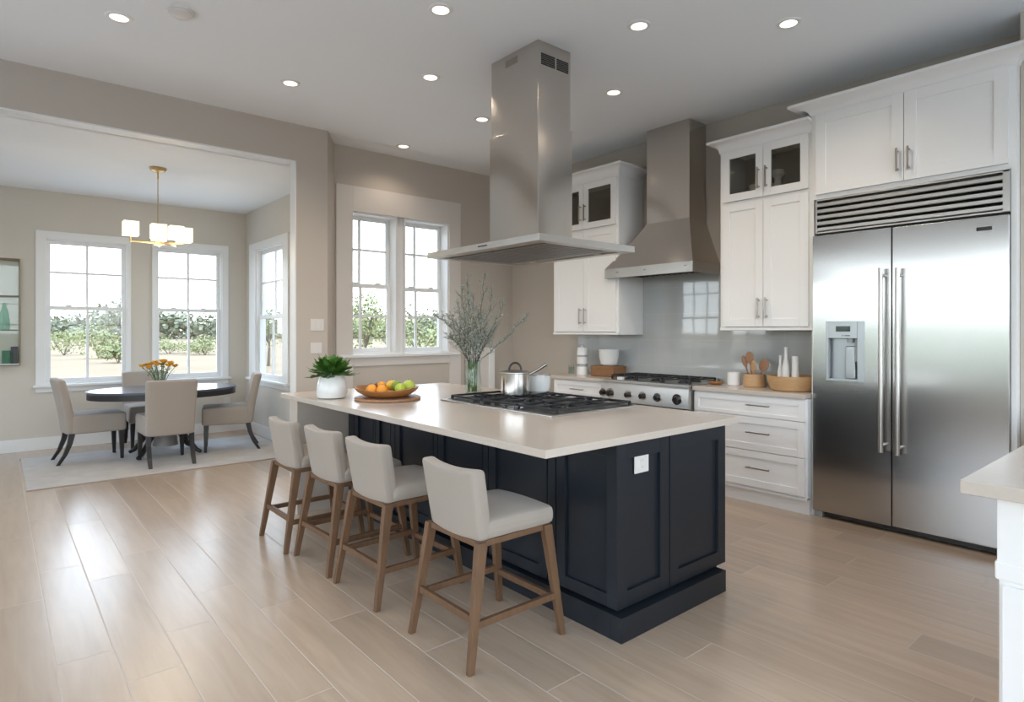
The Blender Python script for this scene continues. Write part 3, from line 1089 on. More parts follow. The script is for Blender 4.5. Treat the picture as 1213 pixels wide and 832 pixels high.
# grille
m = MB()
m.box(FX - .02, FX + .04, Y0 - .001, Y0 + .035, 2.135, 2.388, .002).box(FX - .02, FX + .04, Y1 - .030, Y1 - .014, 2.135, 2.388, .002)
m.box(FX - .02, FX + .04, Y0, Y1 - .014, 2.376, 2.388, .002).box(FX - .012, FX + .04, Y0, Y1 - .014, 2.132, 2.144, .002)
for k in range(5):
    z = 2.152 + k * .0455
    m.prism([(FX - .022, z), (FX - .014, z - .004), (FX + .03, z + .030), (FX + .022, z + .040)], 'y', Y0 + .03, Y1 - .025)
    m.prism([(FX - .022, z), (FX - .016, z - .002), (FX - .016, z + .024), (FX - .022, z + .022)], 'y', Y0 + .03, Y1 - .025)
part('grille', m, 'steel', t)
m = MB()
m.box(FX + .01, FX + .04, Y0 + .07, Y1 - .07, .012, .052).box(FX + .004, FX + .012, Y0 + .08, Y1 - .08, .02, .045)
part('kick_plate', m, 'dark_steel', t)
for yy in (Y0 + .035, Y1 - .035):
    m = MB().box(FX - .012, FX + .05, yy - .03, yy + .03, .0, .055, .006)
    part('foot', m, 'grey_plastic', t)
# small badge
m = MB()
for k in range(7):
    m.box(FX - .028, FX - .024, .968 + k * .0105, .968 + k * .0105 + .008, 2.032, 2.048, .001)
m.box(FX - .0265, FX - .024, .963, 1.043, 2.028, 2.052, .001)
part('badge', m, 'dark_steel', d2)

# ------------------------------------------------------------------ base cabinets and worktops along the right wall
CZ = .92
DX = 4.68
t = thing('drawer_cabinet', 'white base cabinet of three wide drawers beside the refrigerator', 'cabinet', (4.93, 2.56, 0))
m = MB().box(DX + .003, XW - .002, 2.072, 3.046, .118, .882).box(DX + .045, XW - .002, 2.072, 3.046, 0, .118)
m.box(DX - .005, DX + .045, 2.072, 3.046, .112, .128)
part('carcass', m, 'cab', t, smooth=False)
xd = DX - .018
for z0_, z1_, rr in ((.712, .872, .03), (.437, .706, .055), (.145, .431, .055)):
    d = part('drawer', shaker_x(MB(), xd, 2.085, 3.038, z0_, z1_, rail=rr if rr > .04 else .045, bottom=rr), 'cab', t)
    zc = (z0_ + z1_) / 2 + .012
    part('handle', pull_h(xd, zc, 2.345, 2.545), 'nickel', d, label='slim metal pull')
m = MB().box(DX + .03, DX + .048, 2.072, 3.046, 0, .112, .003)
part('toe_kick', m, 'cab', t)

m = MB().box(4.645, XW - .014, 2.073, 3.048, .885, CZ, .004)
solo('worktop', m, 'quartz', 'pale stone worktop on the drawer cabinet beside the refrigerator', 'worktop', (4.9, 2.56, .885))

t = thing('base_cabinet', 'white base cabinet left of the range', 'cabinet', (4.93, 4.43, 0))
m = MB().box(DX + .003, XW - .002, 4.062, 4.80, .118, .882).box(DX + .045, XW - .002, 4.062, 4.80, 0, .118)
part('carcass', m, 'cab', t, smooth=False)
xd = DX - .018
for z0_, z1_, rr in ((.712, .872, .045),):
    d = part('drawer', shaker_x(MB(), xd, 4.07, 4.79, z0_, z1_, rail=rr), 'cab', t)
    part('handle', pull_h(xd, .79, 4.34, 4.52), 'nickel', d, label='slim metal pull')
for a, b_, hy in ((4.07, 4.428, 4.40), (4.432, 4.79, 4.46)):
    d = part('door', shaker_x(MB(), xd, a, b_, .145, .706), 'cab', t)
    part('handle', pull_v(xd, hy, .52, .68), 'nickel', d, label='slim metal pull')
m = MB().box(4.645, XW - .014, 4.06, 4.83, .885, CZ, .004)
solo('worktop', m, 'quartz', 'pale stone worktop left of the range', 'worktop', (4.9, 4.45, .885))

# backsplash
m = wall_mb('y', XW - .012, XW - .001, 2.073, 4.912, CZ - .03, 1.98, ((2.073, 2.856, 1.405, 2.0), (2.9, 3.12, 1.98, 2.0), (3.975, 4.92, 1.36, 2.0)))
o = part('trim_6', m, 'tile', smooth=False)
tag(o, 'glossy grey tile backsplash behind the range', 'backsplash', kind='structure')
for yy, zz, lb in ((2.78, 1.12, 'white socket plate on tiles beside the drawer cabinet end'),):
    pass

# ------------------------------------------------------------------ range
t = thing('range', 'stainless steel gas range between the white base cabinets', 'range', (4.9, 3.555, 0))
ya, yb = 3.052, 4.056
m = MB().box(4.66, XW - .015, ya, yb, .10, .90).box(4.72, XW - .015, ya + .02, yb - .02, .03, .10)
part('body', m, 'steel', t, smooth=False)
m = MB().box(4.60, XW - .016, ya + .001, yb - .001, .897, .925, .004)
part('top_plate', m, 'steel', t)
m = MB().prism([(4.600, .897), (4.600, .875), (4.585, .72), (4.66, .70), (4.66, .897)], 'y', ya + .001, yb - .001)
cp = part('control_panel', m, 'steel', t)
m = MB().box(4.625, 4.66, ya + .006, yb - .006, .20, .69, .006)
od = part('oven_door', m, 'steel', t)
part('handle', MB().tube([(4.57, ya + .08, .655), (4.57, yb - .08, .655)], .013, 12).box(4.57, 4.626, ya + .10, ya + .12, .645, .665).box(4.57, 4.626, yb - .12, yb - .10, .645, .665), 'chrome', od)
part('oven_window', MB().box(4.622, 4.628, ya + .18, yb - .18, .32, .56, .003), 'screen', od)
for yy, bg in ((3.165, 1), (3.375, 0), (3.54, 0), (3.71, 0), (3.93, 1), (4.02, 0)):
    r_ = .038 if bg else .030
    xk = 4.588 + .004
    m = MB()
    m.tube([(xk + .012, yy, .795), (xk - .006, yy, .795)], r_ + .010, 20)
    kb = part('knob', m, 'chrome', cp)
    m = MB().tube([(xk - .006, yy, .795), (xk - .040, yy, .793)], r_ * .85, 20, r_ * .7)
    m.box(xk - .048, xk - .036, yy - .005, yy + .005, .77, .818, .003)
    part('grip', m, 'black', kb)


def grate(x0, x1, y0, y1, z, nx=3, ny=3, low=.030):
    m = MB()
    w = .006
    for k in range(nx):
        x = x0 + (x1 - x0) * k / (nx - 1)
        m.box(x - w, x + w, y0 - w, y1 + w, z, z + .014, .002)
    for k in range(ny):
        y = y0 + (y1 - y0) * k / (ny - 1)
        m.box(x0 - w, x1 + w, y - w, y + w, z + .001, z + .015, .002)
    for i in range(4):
        f = (.25, .25, .75, .75)[i]
        g = (.25, .75, .25, .75)[i]
        x, y = x0 + (x1 - x0) * f, y0 + (y1 - y0) * g
        m.taper((x - .07, y - .05, z + .012), (x - .025, y - .018, z + .012), (.008, .012), (.008, .012), (0, 0, 1), 0)
        m.taper((x + .07, y + .05, z + .012), (x + .025, y + .018, z + .012), (.008, .012), (.008, .012), (0, 0, 1), 0)
    for x in (x0, x1):
        for y in (y0, y1):
            m.box(x - .008, x + .008, y - .008, y + .008, z - low, z + .006, .002)
    return m


for k in range(3):
    y0_ = ya + .05 + k * .305
    part('grate', grate(4.70, 5.10, y0_, y0_ + .285, .955, 3, 3), 'iron', t)
for k in range(6):
    c = (4.80 + (k % 2) * .2, ya + .19 + (k // 2) * .305, .925)
    part('burner', MB().lathe(c, [(.05, 0), (.05, .008), (.034, .010), (.034, .020), (0, .021)], 24), 'black', t)
part('backguard', MB().box(XW - .045, XW - .016, ya + .01, yb - .01, .925, .955, .003), 'steel', t)

# ------------------------------------------------------------------ range hood on the wall
t = thing('range_hood', 'stainless steel chimney range hood on the wall over the range', 'range hood', (4.95, 3.6, 1.93))
xa, xb, ya, yb = 4.725, XW - .003, 3.095, 4.118
cx, c0, c1 = 4.90, 3.243, 3.727
z0_, z1_, z2_ = 1.93, 2.025, 2.452
m = MB()
m.box(xa, xa + .02, ya, yb, z0_, z1_, .002).box(xa + .018, xb, ya, ya + .02, z0_, z1_, .002).box(xa + .018, xb, yb - .02, yb, z0_, z1_, .002)
m.box(xa + .018, xb, ya + .018, yb - .018, z1_ - .02, z1_)
band = part('band', m, 'steel', t)
m = MB()
n = 8
b = bmesh.new()
rows = []
for k in range(n + 1):
    f = k / n
    g = f ** 1.18 if f < .5 else f ** 1.12
    z = z1_ + (z2_ - z1_) * f
    q = lambda a, c: a + (c - a) * (1 - (1 - f) ** 1.10)
    rows.append([b.verts.new((q(xa, cx), q(ya, c0), z)), b.verts.new((q(xa, cx), q(yb, c1), z)), b.verts.new((xb, q(yb, c1), z)), b.verts.new((xb, q(ya, c0), z))])
for a, q in zip(rows, rows[1:]):
    for k in range(4):
        b.faces.new((a[k], a[(k + 1) % 4], q[(k + 1) % 4], q[k]))
b.faces.new(rows[0])
b.faces.new(rows[-1][::-1])
bmesh.ops.recalc_face_normals(b, faces=b.faces[:])
m._add(b)
part('canopy', m, 'steel_hood', t, angle=30)
part('chimney', MB().box(cx, xb, c0, c1, z2_, CE, .002), 'steel_hood', t)
m = MB().box(xa + .02, xb - .01, ya + .02, yb - .02, z0_ + .035, z0_ + .045)
for k in range(14):
    y = ya + .05 + k * .066
    m.box(xa + .05, xb - .05, y, y + .03, z0_ + .025, z0_ + .037)
part('filter', m, 'dark_steel', t)
for yy in (3.17, 3.62, 3.95):
    part('button', MB().tube([(xa + .001, yy, 1.985), (xa - .006, yy, 1.985)], .008, 12).box(xa - .003, xa + .001, yy - .022, yy + .022, 1.982, 1.988), 'chrome', band)

# ------------------------------------------------------------------ island
IX0, IX1, IY0, IY1 = 1.683, 3.178, 1.778, 4.745
t = thing('kitchen_island', 'dark navy panelled kitchen island under a pale stone top', 'island', (2.6, 3.2, 0))
bx0, bx1, by0, by1 = 2.172, 3.062, 1.822, 4.56
m = MB().box(bx0, bx1, by0, by1, .118, .8845).box(bx0 + .01, bx1 - .05, by0 - .0, by1 - .02, 0, .12)
part('body', m, 'navy', t, smooth=False)
m = MB()
m.box(bx0 - .04, bx0 + .012, by0 + .0015, by1 - .02, 0, .113).box(bx0 - .04, bx1 - .062, by0 - .062, by0 + .001, 0, .113)
m.box(bx1 - .09, bx1 - .062, by0 + .0015, by1 - .02, 0, .113, .004)
part('plinth', m, 'navy', t, smooth=False)
# end face (towards -Y): two shaker panels
for a, b_ in ((2.154, 2.548), (2.556, 3.066)):
    part('end_panel', shaker_y(MB(), by0 - .02, a, b_, .128, .882, .02, .072, .017), 'navy', t)
# long side facing the stools
ys = [1.800, 2.185, 2.235, 2.76, 2.80, 3.26, 3.31, 3.85, 3.95, 4.12, 4.555]
for a, b_ in ((1.805, 2.195), (2.265, 2.745), (2.805, 3.265), (3.325, 3.81), (3.88, 4.105), (4.14, 4.45)):
    part('side_panel', shaker_x(MB(), bx0 - .02, a, b_, .128, .882, .02, .06, .017), 'navy', t)
for a, b_ in ((2.203, 2.257), (2.753, 2.797), (3.273, 3.317), (3.818, 3.872), (4.112, 4.133), (4.458, 4.555)):
    part('stile', MB().box(bx0 - .02, bx0 + .001, a, b_, .128, .882, .002), 'navy', t)
m = MB().box(1.757, 3.0, 4.60, 4.742, 0, .884, .003)
part('support_wall', m, 'wall', t, label='greige support wall at the far end')
m = MB().box(IX0, IX1, IY0, IY1, .885, CZ, .0035)
solo('island_countertop', m, 'quartz', 'pale stone countertop overhanging the navy island', 'countertop', (2.43, 3.26, .885))


def socket_plate(name, label, cat, c, axis, w, h, gangs):
    """white cover plate on a wall facing -Y (axis 'y') or -X (axis 'x')"""
    t = thing(name, label, cat, c)

    def bx(m, u0, u1, d0, d1, v0, v1, bev=.001):
        if axis == 'y':
            m.box(c[0] + u0, c[0] + u1, c[1] - d1, c[1] - d0, c[2] + v0, c[2] + v1, bev)
        else:
            m.box(c[0] - d1, c[0] - d0, c[1] + u0, c[1] + u1, c[2] + v0, c[2] + v1, bev)
    m = MB()
    bx(m, -w / 2, w / 2, 0, .006, -h / 2, h / 2, .002)
    part('plate', m, 'plastic', t)
    for g in range(gangs):
        u = (g - (gangs - 1) / 2) * w / gangs
        m = MB()
        bx(m, u - .016, u + .016, .005, .009, -h * .30, h * .30, .001)
        k = part('rocker' if cat == 'light switch' else 'receptacle', m, 'plastic', t)
        m = MB()
        if cat == 'outlet':
            for vz in (-.016, .016):
                bx(m, u - .007, u - .005, .0085, .0095, vz - .005, vz + .005, 0)
                bx(m, u + .005, u + .007, .0085, .0095, vz - .005, vz + .005, 0)
            part('slot', m, 'grey_plastic', k)
    return t


socket_plate('outlet', 'white outlet plate on the end of the navy island', 'outlet', (2.339, by0 - .0085, .772), 'y', .105, .088, 1)
socket_plate('light_switch', 'upper white triple switch plate on the greige column', 'light switch', (2.395, YO, 1.46), 'y', .135, .115, 3)
socket_plate('light_switch', 'lower white double switch plate on the greige column, above the plant', 'light switch', (2.385, YO, 1.235), 'y', .115, .105, 2)
socket_plate('outlet', 'small outlet low on the dining wall behind the table', 'outlet', (2.475, YD, .42), 'y', .075, .115, 1)

# cooktop
kx0, kx1, ky0, ky1 = 2.345, 3.10, 2.43, 3.53
t = thing('cooktop', 'black and steel gas cooktop set into the island top', 'cooktop', (2.72, 2.98, CZ))
m = MB().box(kx0, kx1, ky0, ky1, CZ - .002, CZ + .010, .004)
part('base_plate', m, 'steel', t)
part('pan', MB().box(kx0 + .05, kx1 - .02, ky0 + .02, ky1 - .02, CZ + .008, CZ + .0125, .001), 'black', t)
for k in range(3):
    y0_ = ky0 + .035 + k * .350
    part('grate', grate(kx0 + .075, kx1 - .035, y0_, y0_ + .328, CZ + .024, 4, 3, .012), 'iron', t)
for c in ((2.56, 2.62), (2.90, 2.62), (2.74, 2.98), (2.56, 3.34), (2.90, 3.34)):
    part('burner', MB().lathe((c[0], c[1], CZ + .012), [(.055, 0), (.055, .007), (.036, .009), (.036, .018), (0, .019)], 24), 'black', t)
for k in range(5):
    part('knob', MB().lathe((kx0 + .028, 2.76 + k * .11, CZ + .0095), [(.015, 0), (.015, .016), (.012, .019), (0, .019)], 18), 'dark_steel', t)

# island hood
t = thing('island_hood', 'stainless steel island hood hanging from ceiling above the cooktop', 'range hood', (2.95, 3.28, 1.945))
kx0, kx1, ky0, ky1, kz0, kz1 = 2.481, 3.386, 2.678, 3.913, 1.944, 1.986
gx0, gx1, gy0, gy1 = 2.787, 3.117, 3.018, 3.541
m = MB()
w = .07
m.box(kx0, kx1, ky0, ky1, kz0 + .012, kz1, .002)
m.box(kx0, kx0 + w, ky0, ky1, kz0, kz0 + .0125, .001).box(kx1 - w, kx1, ky0, ky1, kz0, kz0 + .0125, .001)
m.box(kx0 + w, kx1 - w, ky0, ky0 + w, kz0, kz0 + .0125, .001).box(kx0 + w, kx1 - w, ky1 - w, ky1, kz0, kz0 + .0125, .001)
can = part('canopy', m, 'steel', t)
m = MB()
for k in range(2):
    a = ky0 + .08 + k * .545
    m.box(kx0 + .16, kx1 - .16, a, a + .53, kz0 + .004, kz0 + .0125, .001)
    for q in range(9):
        yy = a + .04 + q * .052
        m.box(kx0 + .19, kx1 - .19, yy, yy + .022, kz0 + .001, kz0 + .006, .001)
part('filter', m, 'filter', can)
for q in ((2.57, 2.95), (2.57, 3.64), (3.30, 2.95), (3.30, 3.64)):
    part('lamp_lens', MB().lathe((q[0], q[1], kz0 + .006), [(.03, 0), (.03, .005), (0, .006)], 20), 'plastic', can)
part('button', MB().box(kx0 - .002, kx0 + .002, 3.18, 3.28, kz0 + .018, kz0 + .026), 'dark_steel', can)
zs = 2.813
m = MB().box(gx0, gx1, gy0, gy1, kz1, zs, .002)
part('lower_chimney', m, 'steel_hood', t)
up = part('upper_chimney', MB().box(gx0 + .009, gx1 - .009, gy0 + .009, gy1 - .009, zs - .01, CE, .002), 'steel_hood', t)
for a, b_ in ((2.826, 2.955), (2.972, 3.085)):
    m = MB()
    for k in range(6):
        z = 3.212 + k * .0135
        m.box(a, b_, gy0 + .006, gy0 + .012, z, z + .008)
    part('vent', m, 'black', up)
m = MB()
for k in range(5):
    z = 3.285 + k * .010
    m.box(gx0 + .006, gx0 + .012, 3.24, 3.37, z, z + .006)
part('vent', m, 'nickel', up)
part('badge', MB().box(gx0 - .002, gx0 + .001, 3.23, 3.31, 2.03, 2.045, .001), 'dark_steel', t)

# peninsula at the right edge
t = thing('peninsula_cabinet', 'white peninsula cabinet cut by the right edge of the picture', 'cabinet', (3.6, .1, 0))
px, py = 2.373, .567
m = MB().box(px + .055, 4.82, -.9, py - .09, .0, .8745)
part('carcass', m, 'cab', t, smooth=False)
m = MB().box(px + .050, 4.82, -.905, py - .085, .66, .8745, .003).box(px + .044, 4.82, -.91, py - .079, .612, .672, .008)
m.box(px + .045, 4.82, -.91, py - .080, .0, .12, .004)
part('moulding', m, 'cab', t)
part('end_panel', shaker_x(MB(), px + .04, -.55, py - .10, .13, .60, .02, .07), 'cab', t)
m = MB().box(px, 4.825, -.95, py, .875, CZ, .004)
solo('peninsula_countertop', m, 'quartz', 'pale stone countertop corner jutting in at the right edge', 'countertop', (3.5, -.2, .875))

# ------------------------------------------------------------------ bar stools (built facing +X)
def make_stool(label):
    t = thing('bar_stool', label, 'stool', (0, 0, 0), 'linen bar stools along the island')
    # backrest: slab leaning back, softly dished top
    m = MB()

    def back(p):
        x, y, z = p
        w = 1 + .06 * (z + .15) / .3
        x += -.05 * (z + .15) / .3 + .025 * (y / .2) ** 2
        z -= .012 * (1 - (y / .2) ** 2) * max(0, z) / .15
        return (x, y * w, z)
    m.soft((-.166, 0, .662), (.038, .190, .158), .022, back)
    part('backrest', m, 'linen', t)
    m = MB()

    def seat(p):
        x, y, z = p
        if z > 0:
            z += .030 * (1 - (x / .21) ** 2) * (1 - (y / .215) ** 2)
        return (x, y * (1.0 - .03 * (x < 0)), z)
    m.soft((.045, 0, .552), (.197, .208, .042), .030, seat)
    part('seat', m, 'linen', t)
    m = MB()
    m.box(-.19, .215, -.195, -.165, .488, .514, .003).box(-.19, .215, .165, .195, .488, .514, .003)
    m.box(-.195, -.165, -.17, .17, .488, .514, .003).box(.19, .218, -.17, .17, .488, .514, .003)
    part('seat_frame', m, 'walnut', t)
    for sx, sy in ((-1, -1), (-1, 1), (1, -1), (1, 1)):
        top = (-.178, sy * .190, .512) if sx < 0 else (.196, sy * .190, .512)
        bot = (-.262, sy * .228, 0.0) if sx < 0 else (.262, sy * .228, 0.0)
        part('leg', MB().leg(top, bot, (.050, .036), (.030, .026), .004), 'walnut', t)

    def at(sx, sy, z):
        f = 1 - z / .512
        x = (-.178 - .084 * f) if sx < 0 else (.196 + .066 * f)
        return (x, sy * (.190 + .038 * f), z)
    for sy in (-1, 1):
        part('stretcher', MB().taper(at(-1, sy, .185), at(1, sy, .185), (.022, .030), (.022, .030), (0, 0, 1), .003), 'walnut', t)
    part('stretcher', MB().taper(at(-1, -1, .205), at(-1, 1, .205), (.022, .030), (.022, .030), (0, 0, 1), .003), 'walnut', t)
    part('stretcher', MB().taper(at(1, -1, .165), at(1, 1, .165), (.022, .030), (.022, .030), (0, 0, 1), .003), 'walnut', t)
    return t


st = make_stool('nearest linen bar stool, in front of the dark island end')
for i, (x, y, rz, lb) in enumerate(((1.735, 2.228, 0, None), (1.712, 2.99, 1, 'second linen bar stool from the camera end of the island'),
                                    (1.700, 3.545, 1.5, 'third linen bar stool from the camera end of the island'),
                                    (1.655, 4.065, 0, 'farthest linen bar stool, beside the column and dining rug'))):
    o = st if i == 0 else copy_tree(st)
    o.location = (x, y, 0)
    o.rotation_euler.z = R(rz)
    if lb:
        o['label'] = lb

# ------------------------------------------------------------------ dining area
m = MB()
b = bmesh.new()
rx0, rx1, ry0, ry1, zt_ = .215, 2.66, 6.78, 8.50, .012
m.box(rx0, rx1, ry0, ry1, 0.001, zt_, .003)
t = thing('area_rug', 'pale woven rug under the dining table and chairs', 'rug', (1.4, 7.6, 0))
part('pile', m, 'rug', t)
for a, b_ in ((ry0 - .010, ry0 + .004), (ry1 - .004, ry1 + .01)):
    part('binding', MB().box(rx0 - .006, rx1 + .006, a, b_, .0005, .011, .002), 'rug_edge', t)
RZ = .0125


def make_dining_chair(label):
    """built facing +X, origin at floor level between the legs"""
    t = thing('dining_chair', label, 'chair', (0, 0, 0), 'taupe dining chairs around the oval table')
    m = MB()

    def back(p):
        x, y, z = p
        f = (z + .29) / .58
        x += -.10 * f ** 1.4 + .05 * (1 - f) ** 2 * 0 + .02 * (y / .24) ** 2
        return (x, y * (.95 + .07 * f), z)
    m.soft((-.205, 0, .595), (.045, .235, .29), .03, back)
    part('backrest', m, 'taupe', t)
    m = MB()

    def seat(p):
        x, y, z = p
        if z > 0:
            z += .015 * (1 - (x / .27) ** 2) * (1 - (y / .25) ** 2)
        return (x, y * (1 + .10 * (x + .25)), z)
    m.soft((.055, 0, .405), (.245, .232, .10), .03, seat)
    part('seat', m, 'taupe', t)
    for sy in (-1, 1):
        part('leg', MB().leg((.255, sy * .20, .315), (.262, sy * .205, 0), (.05, .05), (.030, .030), .003), 'ebony', t)
        m = MB()
        pts = [(-.185, .315), (-.205, .21), (-.245, .10), (-.305, 0)]
        for k in range(3):
            w0, w1 = .055 - k * .008, .055 - (k + 1) * .008
            m.leg((pts[k][0], sy * .20, pts[k][1]), (pts[k + 1][0], sy * .20, pts[k + 1][1]), (w0, .042), (w1, .040 - k * .004), 0)
        bmesh.ops.remove_doubles(m.bm, verts=m.bm.verts[:], dist=1e-4)
        part('leg', m, 'ebony', t)
    return t


dc = make_dining_chair('taupe dining chair at the left end of the table')
for i, (x, y, rz, lb) in enumerate(((.79, 8.03, 3, None), (1.395, 7.33, 90, 'taupe dining chair with its back to the kitchen'),
                                    (2.14, 7.70, 165, 'taupe dining chair at the right end, beside the white column'),
                                    (1.43, 8.55, -90, 'taupe dining chair on the far side, under the windows'))):
    o = dc if i == 0 else copy_tree(dc)
    o.location = (x, y, RZ)
    o.rotation_euler.z = R(rz)
    if lb:
        o['label'] = lb

TC = (1.475, 7.80)
TZ = .755
t = thing('dining_table', 'oval black dining table, bluish reflection painted into its top, on a grey pedestal', 'table', (TC[0], TC[1], RZ))
ov = [(TC[0] + .745 * math.cos(k * math.pi / 32), TC[1] + .52 * math.sin(k * math.pi / 32)) for k in range(64)]
ov2 = [(TC[0] + .738 * math.cos(k * math.pi / 32), TC[1] + .513 * math.sin(k * math.pi / 32)) for k in range(64)]
m = MB().prism(ov, 'z', TZ - .022, TZ)
part('tabletop', m, 'table_top', t)
m = MB().prism(ov2, 'z', TZ - .085, TZ - .02)
part('apron', m, 'ebony', t)
m = MB().lathe((TC[0], TC[1], RZ), [(.13, .10), (.12, .14), (.11, .30), (.12, .55), (.16, .67)], 28)
part('pedestal', m, 'grey_wood', t)
for k in range(4):
    a = R(45 + 90 * k)
    m = MB()
    pts = [(TC[0] + math.cos(a) * r_, TC[1] + math.sin(a) * r_ * .8, RZ + z) for r_, z in ((.08, .30), (.20, .25), (.30, .14), (.38, .05), (.44, .022))]
    m.tube(pts, .034, 10, .020)
    part('foot', m, 'ebony', t)

# flowers on the table
vx, vy = 1.39, 7.62
m = MB().lathe((vx, vy, TZ), [(.045, 0), (.055, .01), (.052, .12), (.060, .17), (.056, .17), (.047, .12), (.048, .015), (0, .012)], 24, cap=False)
solo('flower_vase', m, 'glass_clear', 'clear glass vase of orange flowers on the dining table', 'vase', (vx, vy, TZ))
rng = random.Random(3)


def flower(tip, base, label, group):
    t = thing('flower', label, 'flower', base, group)
    tip, bs = Vector(tip), Vector(base)
    mid = (bs + tip) / 2 + Vector((0, 0, .03))
    part('stem', MB().tube([bs, mid, tip], .003, 5), 'stem', t)
    m = MB()
    for k in range(18):
        a = k * 2.4
        r_ = .010 + .0012 * k
        d = Vector((math.cos(a), math.sin(a), .9 - .05 * k))
        m.leafquad(tip + Vector((0, 0, .004)), d, (0, 0, 1), .046, .030)
    m.ball(tip + Vector((0, 0, .012)), .026, .026, .016, 2)
    part('petals', m, 'petal', t)
    m = MB()
    for k in range(5):
        q = bs.lerp(tip, .55 + .08 * k)
        a = rng.uniform(0, 6.28)
        m.leafquad(q, (math.cos(a), math.sin(a), .5), (0, 0, 1), .05, .018)
    part('leaf', m, 'leaf', t)


for k in range(15):
    a, r_ = k * 2.4, .035 + .030 * math.sqrt(k)
    flower((vx + math.cos(a) * r_, vy + math.sin(a) * r_, TZ + .315 - .14 * (r_ / .15) ** 2 * .6 + rng.uniform(-.015, .02)),
           (vx + math.cos(a) * .02, vy + math.sin(a) * .02, TZ + .02), 'orange yellow flower bunched in the vase on the dining table', 'orange flowers in the dining vase')
flower((vx - .17, vy + .02, TZ + .255), (vx - .015, vy, TZ + .02), 'single orange flower leaning out left of the bunch', 'orange flowers in the dining vase')

# chandelier
hx, hy = 1.27, 7.08
t = thing('chandelier', 'brass chandelier with square lit shades above the dining table', 'chandelier', (hx, hy, CD))
m = MB().lathe((hx, hy, CD), [(.075, 0), (.078, -.008), (.065, -.03), (.025, -.045), (0, -.046)], 28)
part('ceiling_canopy', m, 'brass', t)
m = MB().tube([(hx, hy, CD - .04), (hx, hy, CD - .11)], .009, 10).tube([(hx, hy, CD - .10), (hx, hy, 2.30)], .005, 10)
part('rod', m, 'brass', t)
m = MB().box(hx - .035, hx + .035, hy - .035, hy + .035, 2.275, 2.315, .004)
part('hub', m, 'brass', t)
cd = Vector((hx, hy, 0)).normalized()
cr = Vector((cd.y, -cd.x, 0))
for rr_, dd_, dz, hh in ((-.235, -.04, .05, .140), (.005, -.23, .012, .140), (.01, .24, .05, .125), (.165, .13, .060, .140), (.235, -.12, .008, .140)):
    c = Vector((hx, hy, 0)) + cr * rr_ + cd * dd_
    zb_ = 2.30 + dz
    m = MB()
    m.taper((hx, hy, 2.295), (c.x, c.y, 2.295), (.008, .014), (.008, .014), (0, 0, 1), .001)
    m.tube([(c.x, c.y, 2.288), (c.x, c.y, zb_ + .05)], .006, 8)
    arm = part('arm', m, 'brass', t)
    m = MB()
    s_ = .066
    m.box(-s_, s_, -s_, s_, zb_, zb_ + hh, .003)
    m.bm.transform(Matrix.Translation((c.x, c.y, 0)) @ Matrix.Rotation(R(-10.2 + 9), 4, 'Z'))
    part('shade', m, 'shade', arm, label='square glowing shade')
    ld = bpy.data.lights.new('shade_lamp', 'POINT')
    ld.energy = CHAND_W
    ld.color = (1, .82, .6)
    ld.shadow_soft_size = .06
    lo = bpy.data.objects.new('shade_lamp', ld)
    lo.location = Vector((c.x, c.y, zb_ - .07)) - Vector((hx, hy, CD))
    lo.parent = t
    COL.objects.link(lo)

# glass wall shelf at the left edge
t = thing('wall_shelf', 'brass framed glass display shelf on the dining wall', 'shelf', (0, YD, 1.01))
sx0, sx1, sz0, sz1, sy0, sy1 = -.42, .222, 1.012, 2.215, YD - .16, YD - .002
m = MB()
for x in (sx0, sx1):
    for y in (sy0, sy1 - .008):
        m.tube([(x, y, sz0), (x, y, sz1)], .007, 8)
    for z in (sz0, sz1):
        m.tube([(x, sy0, z), (x, sy1 - .008, z)], .007, 8)
for z in (sz0, sz1):
    for y in (sy0, sy1 - .008):
        m.tube([(sx0, y, z), (sx1, y, z)], .007, 8)
part('frame', m, 'brass_aged', t)
for z in (1.405, 1.79):
    s = part('shelf_board', MB().box(sx0, sx1, sy0, sy1 - .006, z, z + .010), 'glass_shelf', t, smooth=False)
    part('edge_rail', MB().tube([(sx0, sy0, z + .005), (sx1, sy0, z + .005)], .006, 8), 'brass_aged', s)
part('bottom_board', MB().box(sx0, sx1, sy0, sy1 - .006, sz0 - .01, sz0 + .015), 'trim', t, smooth=False)
part('glass_panel', MB().box(sx0, sx1, sy1 - .006, sy1 - .003, sz0, sz1).box(sx1 - .002, sx1 + .002, sy0, sy1 - .01, sz0, sz1), 'glass_shelf', t, smooth=False)
m = MB().lathe((.085, YD - .08, 1.415), [(.045, 0), (.05, .02), (.047, .10), (.035, .20), (.018, .26), (.016, .30), (0, .302)], 24)
solo('glass_bottle', m, 'glass_green', 'tall green glass bottle on the middle shelf of the wall display', 'bottle', (.085, YD - .08, 1.415))
m = MB().lathe((-.02, YD - .08, 1.415), [(.025, 0), (.02, .02), (.028, .05), (.012, .09), (.016, .11), (0, .125)], 18)
solo('figurine', m, 'grey_plastic', 'small dark figurine beside the green bottle on the wall display', 'ornament', (-.02, YD - .08, 1.415))
m = MB().lathe((.11, YD - .08, 1.0275), [(.05, 0), (.05, .15), (.045, .15), (.045, .01), (0, .01)], 24, cap=False)
solo('candle_jar', m, 'glass_green', 'green glass candle jar on the bottom of the wall display', 'candle', (.11, YD - .08, 1.0275))
m = MB().box(.14, .205, YD - .05, YD - .02, 1.0275, 1.22, .004)
solo('card', m, 'dark_steel', 'dark upright card behind the candle jar on the wall display', 'card', (.17, YD - .03, 1.0275))

